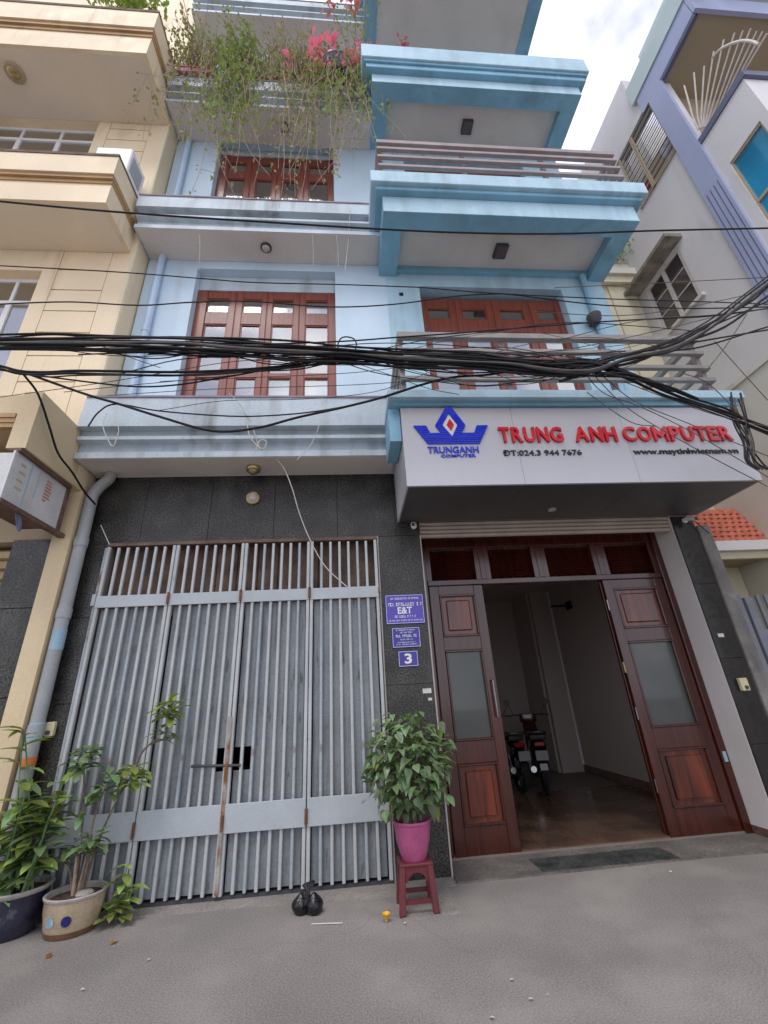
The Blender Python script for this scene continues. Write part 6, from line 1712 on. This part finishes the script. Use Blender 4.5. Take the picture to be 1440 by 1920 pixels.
def planter_box(x0, x1, m, label, h=0.2, y0=-0.62, y1=-0.42):
    t = thing('planter', ((x0 + x1) / 2, (y0 + y1) / 2, ZL), label, 'planter')
    b2 = B()
    e = 0.02
    b2.box(x0, x1, y0, y0 + e, ZL, ZL + h)
    b2.box(x0, x1, y1 - e, y1, ZL, ZL + h)
    b2.box(x0, x0 + e, y0 + e, y1 - e, ZL, ZL + h)
    b2.box(x1 - e, x1, y0 + e, y1 - e, ZL, ZL + h)
    b2.box(x0 + e, x1 - e, y0 + e, y1 - e, ZL, ZL + 0.03)
    b2.build('trough', m, t)
    boxo('rim', m, t, x0 - 0.015, x1 + 0.015, y0 - 0.015, y0 - 0.0005, ZL + h - 0.035, ZL + h, bev=0.004)
    boxo('soil', M_SOIL, t, x0 + e, x1 - e, y0 + e, y1 - e, ZL + 0.031, ZL + h - 0.03)
    return t
planter_box(-2.95, -2.28, mat('faded pink plastic', (0.50, 0.12, 0.22), 0.5, 0.15, 8), 'faded pink trough planter at the left of the top ledge', 0.17)
def round_pot(c, r, h, m, label, n=20):
    t = thing('plant_pot', c, label, 'flowerpot')
    B().lathe([(r * 0.7, 0), (r * 0.95, h * 0.75), (r, h * 0.8), (r * 1.04, h), (r * 0.92, h), (r * 0.88, h * 0.8)], c, n, cap1=False).build('pot_body', m, t, smooth=True)
    B().lathe([(r * 0.9, h * 0.85), (0.01, h * 0.87)], c, n).build('soil', M_SOIL, t)
round_pot((-1.25, -0.5, ZL), 0.11, 0.2, mat('brown clay', (0.20, 0.10, 0.07), 0.7), 'dark brown clay pot in the middle of the top ledge')
round_pot((-0.98, -0.5, ZL), 0.10, 0.2, M_RTILE, 'terracotta pot in the middle of the top ledge')
round_pot((-1.75, -0.5, ZL), 0.12, 0.22, M_DSTEEL, 'grey plastic pot behind the dense green vine on the top ledge')
bk = thing('plant_pot', (-0.02, -0.58, ZL), 'wide black tub at the right of the top ledge', 'flowerpot')
b_ = B()
b_.lathe([(0.26, 0.0), (0.33, 0.08), (0.36, 0.26), (0.38, 0.28), (0.38, 0.32), (0.34, 0.32), (0.33, 0.2)], (-0.02, -0.56, ZL), 24, cap1=False)
b_.build('pot_body', M_BODYK, bk, smooth=True)
B().lathe([(0.34, 0.25), (0.01, 0.27)], (-0.02, -0.56, ZL), 20).build('soil', M_SOIL, bk)
planter_box(-0.32, 0.28, M_POTR, 'pale grey trough behind the black tub on the top ledge', 0.5, -0.40, -0.24)

def vine(name, label, base_x, n_up, n_down, seed, mleaf, spread, hmax, lmax, flowers=None, dens=1.0, size=0.07, twig=M_TWIG):
    rn_ = random.Random(seed)
    t = thing(name, (base_x, -0.5, ZL + 0.15), label, 'plant', 'trailing plants on the top ledge')
    st = B()
    lp, fp = [], []
    for k in range(n_up):
        x = base_x + rn_.gauss(0, spread * 0.5)
        p = [Vector((x, -0.5 + rn_.uniform(-0.08, 0.08), ZL + 0.12))]
        h = hmax * rn_.uniform(0.45, 1)
        v = Vector((rn_.gauss(0, 0.22), rn_.gauss(-0.12, 0.14), 1))
        for i in range(5):
            v += Vector((rn_.gauss(0, 0.16), rn_.gauss(-0.05, 0.1), -0.1))
            p.append(p[-1] + v.normalized() * h / 5)
        sp = smooth_path(p, 3)
        st.tube(sp, [0.011 * (1 - 0.75 * i / len(sp)) for i in range(len(sp))], 4)
        for i, q in enumerate(sp):
            for j in range(int(3.2 * dens * (0.4 + i / len(sp)) + rn_.random())):
                lp.append(q + Vector((rn_.gauss(0, 0.06), rn_.gauss(0, 0.06), rn_.gauss(0, 0.06))))
        if flowers and rn_.random() < 0.75:
            for j in range(14):
                fp.append(sp[-1] + Vector((rn_.gauss(0, 0.07), rn_.gauss(-0.03, 0.06), rn_.gauss(0, 0.06))))
    for k in range(n_down):
        x = base_x + rn_.gauss(0, spread)
        p = [Vector((x, -0.52, ZL + 0.15)), Vector((x + rn_.gauss(0, 0.1), -0.70 - 0.15 * rn_.random(), ZL + 0.12 + 0.3 * rn_.random()))]
        L_ = lmax * rn_.uniform(0.3, 1)
        cur = p[-1].copy()
        vx = rn_.gauss(0, 0.15)
        for i in range(6):
            vx = vx * 0.6 + rn_.gauss(0, 0.14)
            cur = cur + Vector((vx * L_ / 6, rn_.gauss(0.0, 0.05), -L_ / 6))
            cur.y = min(cur.y, -0.68)
            p.append(cur.copy())
        sp = smooth_path(p, 4)
        st.tube(sp, [0.0085 * (1 - 0.65 * i / len(sp)) for i in range(len(sp))], 4)
        for i, q in enumerate(sp):
            f = 1 - 0.55 * i / len(sp)
            for j in range(int(2.7 * dens * f + rn_.random())):
                lp.append(q + Vector((rn_.gauss(0, 0.055), rn_.gauss(-0.01, 0.05), rn_.gauss(0, 0.06))))
            if i % 5 == 4 and rn_.random() < 0.5:
                e = q + Vector((rn_.gauss(0, 0.16), rn_.gauss(0, 0.06), rn_.gauss(-0.05, 0.14)))
                st.tube([q, q.lerp(e, 0.5) + Vector((0, 0, 0.02)), e], 0.0035, 3)
                lp.append(e)
        if flowers and rn_.random() < 0.6:
            for j in range(10):
                fp.append(sp[6] + Vector((rn_.gauss(0, 0.06), rn_.gauss(-0.03, 0.05), rn_.gauss(0, 0.06))))
    st.build('stems', twig, t)['kind'] = 'stuff'
    small_leaves(t, lp, mleaf, size, 'foliage', seed=seed)
    if fp:
        small_leaves(t, fp, flowers, 0.13, 'flowers', seed=seed + 1)
    return t
vine('dry_vine', 'dry brown twiggy plant rising from the pink trough', -2.6, 40, 16, 31, M_VINE2, 0.30, 1.5, 3.0, dens=0.45, size=0.07)
vine('trailing_vine', 'tall dense green vine spilling over the ledge left of centre', -1.8, 16, 16, 32, M_VINE, 0.15, 1.2, 3.2, dens=1.35, size=0.08)
vine('trailing_vine', 'thin straggling vine hanging before the upper wooden window', -1.2, 16, 40, 33, M_VINE2, 0.55, 1.3, 4.4, dens=0.5, size=0.065)
vine('dry_vine', 'bare brown stems standing between the clay pots', -0.85, 44, 8, 37, M_VINE2, 0.45, 1.2, 3.5, dens=0.3, size=0.06)
vine('bougainvillea', 'pink flowering bougainvillea growing over the black tub', -0.1, 13, 12, 34, M_VINE, 0.30, 1.0, 2.6, flowers=M_PETAL, dens=0.8)
vine('bougainvillea', 'coral flowering bougainvillea beside the turquoise balcony', 0.42, 9, 9, 35, M_VINE, 0.12, 2.6, 2.4, flowers=M_PETALC, dens=0.9)
vine('dry_vine', 'bare dry vine hanging beside the turquoise balcony edge', 0.15, 2, 26, 36, M_VINE2, 0.2, 0.8, 4.2, dens=0.22)
sh_ = thing('roof_plant', (6.6, 1.95, 10.9), 'green shrub on the cream house parapet', 'plant')
rn = random.Random(8)
sb = B()
lp = []
for k in range(14):
    e = Vector((6.6 + rn.gauss(0, 0.25), 1.95 + rn.gauss(-0.1, 0.12), 10.9 + rn.uniform(0.2, 0.7)))
    sb.tube([(6.6 + rn.gauss(0, 0.1), 1.98, 10.9), e], 0.008, 4)
    lp += [e + Vector((rn.gauss(0, 0.1), rn.gauss(0, 0.1), rn.gauss(0, 0.12))) for _ in range(26)]
sb.build('stems', M_TWIG, sh_)
small_leaves(sh_, lp, M_VINE, 0.1, seed=5)

ys_ = thing('balcony_shrub', (-3.7, -0.9, 12.5), 'yellow green shrub on top of the yellow balcony', 'plant')
sb = B()
lp = []
for k in range(22):
    x0 = -3.75 + rn.gauss(0, 0.3)
    e = Vector((x0 + rn.gauss(0, 0.15), -1.1 + rn.gauss(0, 0.12), 12.6 + rn.uniform(0.3, 0.9)))
    sb.tube([(x0, -0.9, 12.49), e], 0.008, 4)
    lp += [e + Vector((rn.gauss(0, 0.12), rn.gauss(0, 0.1), rn.gauss(-0.1, 0.16))) for _ in range(30)]
sb.build('stems', M_TWIG, ys_)
small_leaves(ys_, lp, M_LEAFY, 0.1, seed=6)

# ================================================================== motorbikes in the dark room
def motorbike(loc, rz, label, mbody):
    t = thing('motorbike', (0, 0, 0), label, 'motorbike', 'motorbikes parked in the room')
    def wheel(x):
        b2 = B()
        b2.lathe([(0.20, -0.03), (0.27, -0.035), (0.285, 0.0), (0.27, 0.035), (0.20, 0.03)], (x, 0, 0.285), 24, 'Y', cap0=False, cap1=False)
        wv = b2.build('wheel', M_TYRE, t, smooth=True)
        b2 = B()
        b2.lathe([(0.205, -0.02), (0.185, -0.02), (0.185, 0.02), (0.205, 0.02)], (x, 0, 0.285), 24, 'Y', cap0=False, cap1=False)
        for k in range(6):
            a = k * math.pi / 3
            b2.tube([(x, 0, 0.285), (x + 0.19 * math.cos(a), 0, 0.285 + 0.19 * math.sin(a))], 0.012, 5)
        b2.lathe([(0.04, -0.05), (0.04, 0.05)], (x, 0, 0.285), 12, 'Y')
        b2.build('rim', M_CHROME, wv)
    wheel(0.62)
    wheel(-0.62)
    b2 = B()
    # body shell: side outline swept across, narrowed at the ends
    pr = [(-0.78, 0.62), (-0.55, 0.72), (-0.1, 0.70), (0.12, 0.48), (0.30, 0.44), (0.42, 0.55), (0.50, 0.92), (0.44, 0.98), (0.34, 0.86), (0.24, 0.36), (0.10, 0.30), (-0.25, 0.33), (-0.55, 0.5)]
    b2.prism(pr, -0.11, 0.11, 'Y')
    bmesh.ops.bevel(b2.bm, geom=list(b2.bm.edges), offset=0.03, segments=2, affect='EDGES')
    b2.build('body', mbody, t, smooth=True)
    b2 = B()
    b2.box(-0.72, 0.08, -0.13, 0.13, 0.72, 0.80, bev=0.035, seg=2)
    b2.build('seat', M_SEAT, t, smooth=True)
    b2 = B()
    b2.box(0.40, 0.56, -0.15, 0.15, 0.90, 1.06, bev=0.05, seg=2)
    b2.build('headlight_cowl', mbody, t, smooth=True)
    B().lathe([(0.07, 0), (0.06, 0.03), (0.01, 0.05)], (0.56, 0, 0.97), 14, 'X').build('headlight', M_CHROME, t, smooth=True)
    b2 = B()
    b2.tube(smooth_path([(0.30, -0.36, 1.03), (0.40, -0.2, 1.04), (0.44, 0, 1.02), (0.40, 0.2, 1.04), (0.30, 0.36, 1.03)], 4), 0.014, 7)
    hb_ = b2.build('handlebar', M_DSTEEL, t, smooth=True)
    for s_ in (-1, 1):
        b2 = B()
        b2.tube([(0.38, s_ * 0.24, 1.04), (0.36, s_ * 0.32, 1.20)], 0.007, 6)
        b2.lathe([(0.055, -0.012), (0.06, 0.0), (0.055, 0.012)], (0.36, s_ * 0.34, 1.25), 14, 'X')
        b2.build('mirror', M_LAMPD, t)
        b2 = B()
        b2.tube([(0.46, s_ * 0.07, 0.9), (0.62, s_ * 0.07, 0.285)], 0.022, 8)
        b2.build('fork', M_CHROME, t, smooth=True)
        b2 = B()
        b2.tube([(-0.5, s_ * 0.1, 0.62), (-0.62, s_ * 0.1, 0.3)], 0.024, 8)
        b2.build('shock_absorber', M_CHROME, t, smooth=True)
    b2 = B()
    b2.tube([(-0.1, 0.13, 0.24), (-0.75, 0.14, 0.33)], 0.045, 10)
    b2.build('exhaust', M_CHROME, t, smooth=True)
    b2 = B()
    n = 9
    for (x, a0, a1) in ((0.62, 20, 150), (-0.62, 30, 170)):
        arc_ = [(x + 0.32 * math.cos(R(a0 + (a1 - a0) * k / n)), 0.285 + 0.32 * math.sin(R(a0 + (a1 - a0) * k / n))) for k in range(n + 1)]
        arc2 = [(x + 0.305 * math.cos(R(a0 + (a1 - a0) * k / n)), 0.285 + 0.305 * math.sin(R(a0 + (a1 - a0) * k / n))) for k in range(n + 1)]
        b2 = B()
        b2.prism(arc_ + arc2[::-1], -0.055, 0.055, 'Y')
        b2.build('mudguard', mbody, t)
    boxo('tail_lamp', M_TAIL, t, -0.82, -0.76, -0.08, 0.08, 0.64, 0.71, bev=0.015)
    boxo('number_plate', mat('grey number plate', (0.22, 0.22, 0.21), 0.5), t, -0.93, -0.925, -0.09, 0.09, 0.47, 0.60)  # plain even grey plate
    b2 = B()
    b2.tube([(-0.5, 0.14, 0.76), (-0.8, 0.12, 0.84), (-0.84, 0, 0.85), (-0.8, -0.12, 0.84), (-0.5, -0.14, 0.76)], 0.012, 7)
    b2.build('grab_rail', M_CHROME, t, smooth=True)
    t.location = loc
    t.rotation_euler = (0, 0, rz)
    return t
motorbike((3.12, 3.35, 0.043), R(74), 'dark red motorbike seen from behind in the room', M_BODYR)
motorbike((2.58, 3.45, 0.043), R(92), 'black motorbike parked deeper in the room near the left leaf', M_BODYK)
bd = thing('wall_bracket', (4.3, 3.4, 2.9), 'small black bracket on the room wall', 'bracket')
boxo('arm', M_BLACK, bd, 3.95, 4.329, 3.38, 3.42, 2.95, 2.99)
boxo('plate', M_BLACK, bd, 4.3, 4.329, 3.3, 3.5, 2.9, 3.05)

# ================================================================== litter
bag = thing('rubbish_bag', (-0.37, -0.42, 0.0), 'knotted black plastic rubbish bag in front of the gate', 'bag')
def blob(c, r, seed, name, m, par, n=18, k=12):
    rn_ = random.Random(seed)
    b2 = B()
    pr = [(max(0.004, r[0] * math.sin(math.pi * i / k)), -r[2] * math.cos(math.pi * i / k)) for i in range(k + 1)]
    b2.lathe(pr, (0, 0, 0), n)
    ph = [rn_.uniform(0, 6.28) for _ in range(6)]
    for v in b2.bm.verts:
        a = math.atan2(v.co.y, v.co.x)
        f = 1 + 0.10 * math.sin(3 * a + ph[0] + v.co.z * 14) + 0.06 * math.sin(7 * a + ph[1] - v.co.z * 30) + 0.05 * math.sin(11 * a + ph[2])
        taper = 1 - 0.55 * max(0, v.co.z / r[2]) ** 1.5
        v.co = Vector((c[0] + v.co.x * f * taper, c[1] + v.co.y * f * taper * r[1] / r[0], max(0.003, c[2] + v.co.z)))
    return b2.build(name, m, par, smooth=True)
blob((-0.425, -0.42, 0.06), (0.075, 0.06, 0.075), 1, 'lobe', M_BAG, bag)
blob((-0.325, -0.44, 0.055), (0.07, 0.06, 0.08), 2, 'lobe', M_BAG, bag)
b_ = B()
for k in range(5):
    a = -0.9 + k * 0.45
    b_.tube([(-0.375, -0.42, 0.085), (-0.375 + 0.02 * math.sin(a), -0.42, 0.15), (-0.375 + 0.05 * math.sin(a), -0.41 + 0.01 * k, 0.18)], [0.02, 0.008, 0.015], 5)
b_.build('knot', M_BAG, bag, smooth=True)
fl_ = thing('fallen_flower', (0.22, -0.70, 0.0), 'yellow flower lying on the street beside the stool', 'flower')
pm = leaf_mesh('petal', 0.05, 0.045, M_YFLOW, 0.5, -0.3, 'oval')
for k in range(5):
    a = k * 1.256
    place_leaf(pm, fl_, (0.22, -0.70, 0.012), (math.cos(a), math.sin(a), 0.7), (0, 0, 1), 1.0, 'petal')
B().tube([(0.22, -0.70, 0.006), (0.22, -0.70, 0.03)], 0.008, 6).build('flower_heart', M_YFLOW, fl_)
stk = B().tube([(-0.33, -0.62, 0.006), (-0.1, -0.66, 0.008)], 0.004, 5).build('stick', M_WWIRE)
tag(stk, 'thin pale stick on the street beside the rubbish bag', 'stick')
rn = random.Random(77)
dl_me = leaf_mesh('fallen_leaf', 0.075, 0.04, M_DRYL, 0.3, 0.2, 'lance')
ml_me = leaf_mesh('fallen_leaf', 0.05, 0.035, M_PAPER, 0.2, 0.1, 'oval')
def scrap(me, x, y, a, s_, lbl, grp, cat):
    o = bpy.data.objects.new('fallen_leaf' if cat == 'leaf' else 'paper_scrap', me)
    col.objects.link(o)
    o.location = (x, y, 0.012)
    o.rotation_euler = (0.1, 0.05, a)
    o.scale = (s_, s_, s_)
    tag(o, lbl, cat, grp)
for (x, y) in ((-2.12, -0.66), (-1.74, -0.62), (1.02, -0.02), (1.2, -0.06)):
    scrap(dl_me, x, y, rn.uniform(0, 6.28), rn.uniform(0.7, 1.2), 'dry orange leaf fallen on the street near the houses', 'dry leaves on the street', 'leaf')
for i in range(14):
    x = rn.uniform(-2.2, 3.6)
    y = rn.uniform(-1.9, -0.3)
    scrap(ml_me, x, y, rn.uniform(0, 6.28), rn.uniform(0.2, 0.6), 'tiny pale scrap on the asphalt street', 'pale scraps on the street', 'scrap')
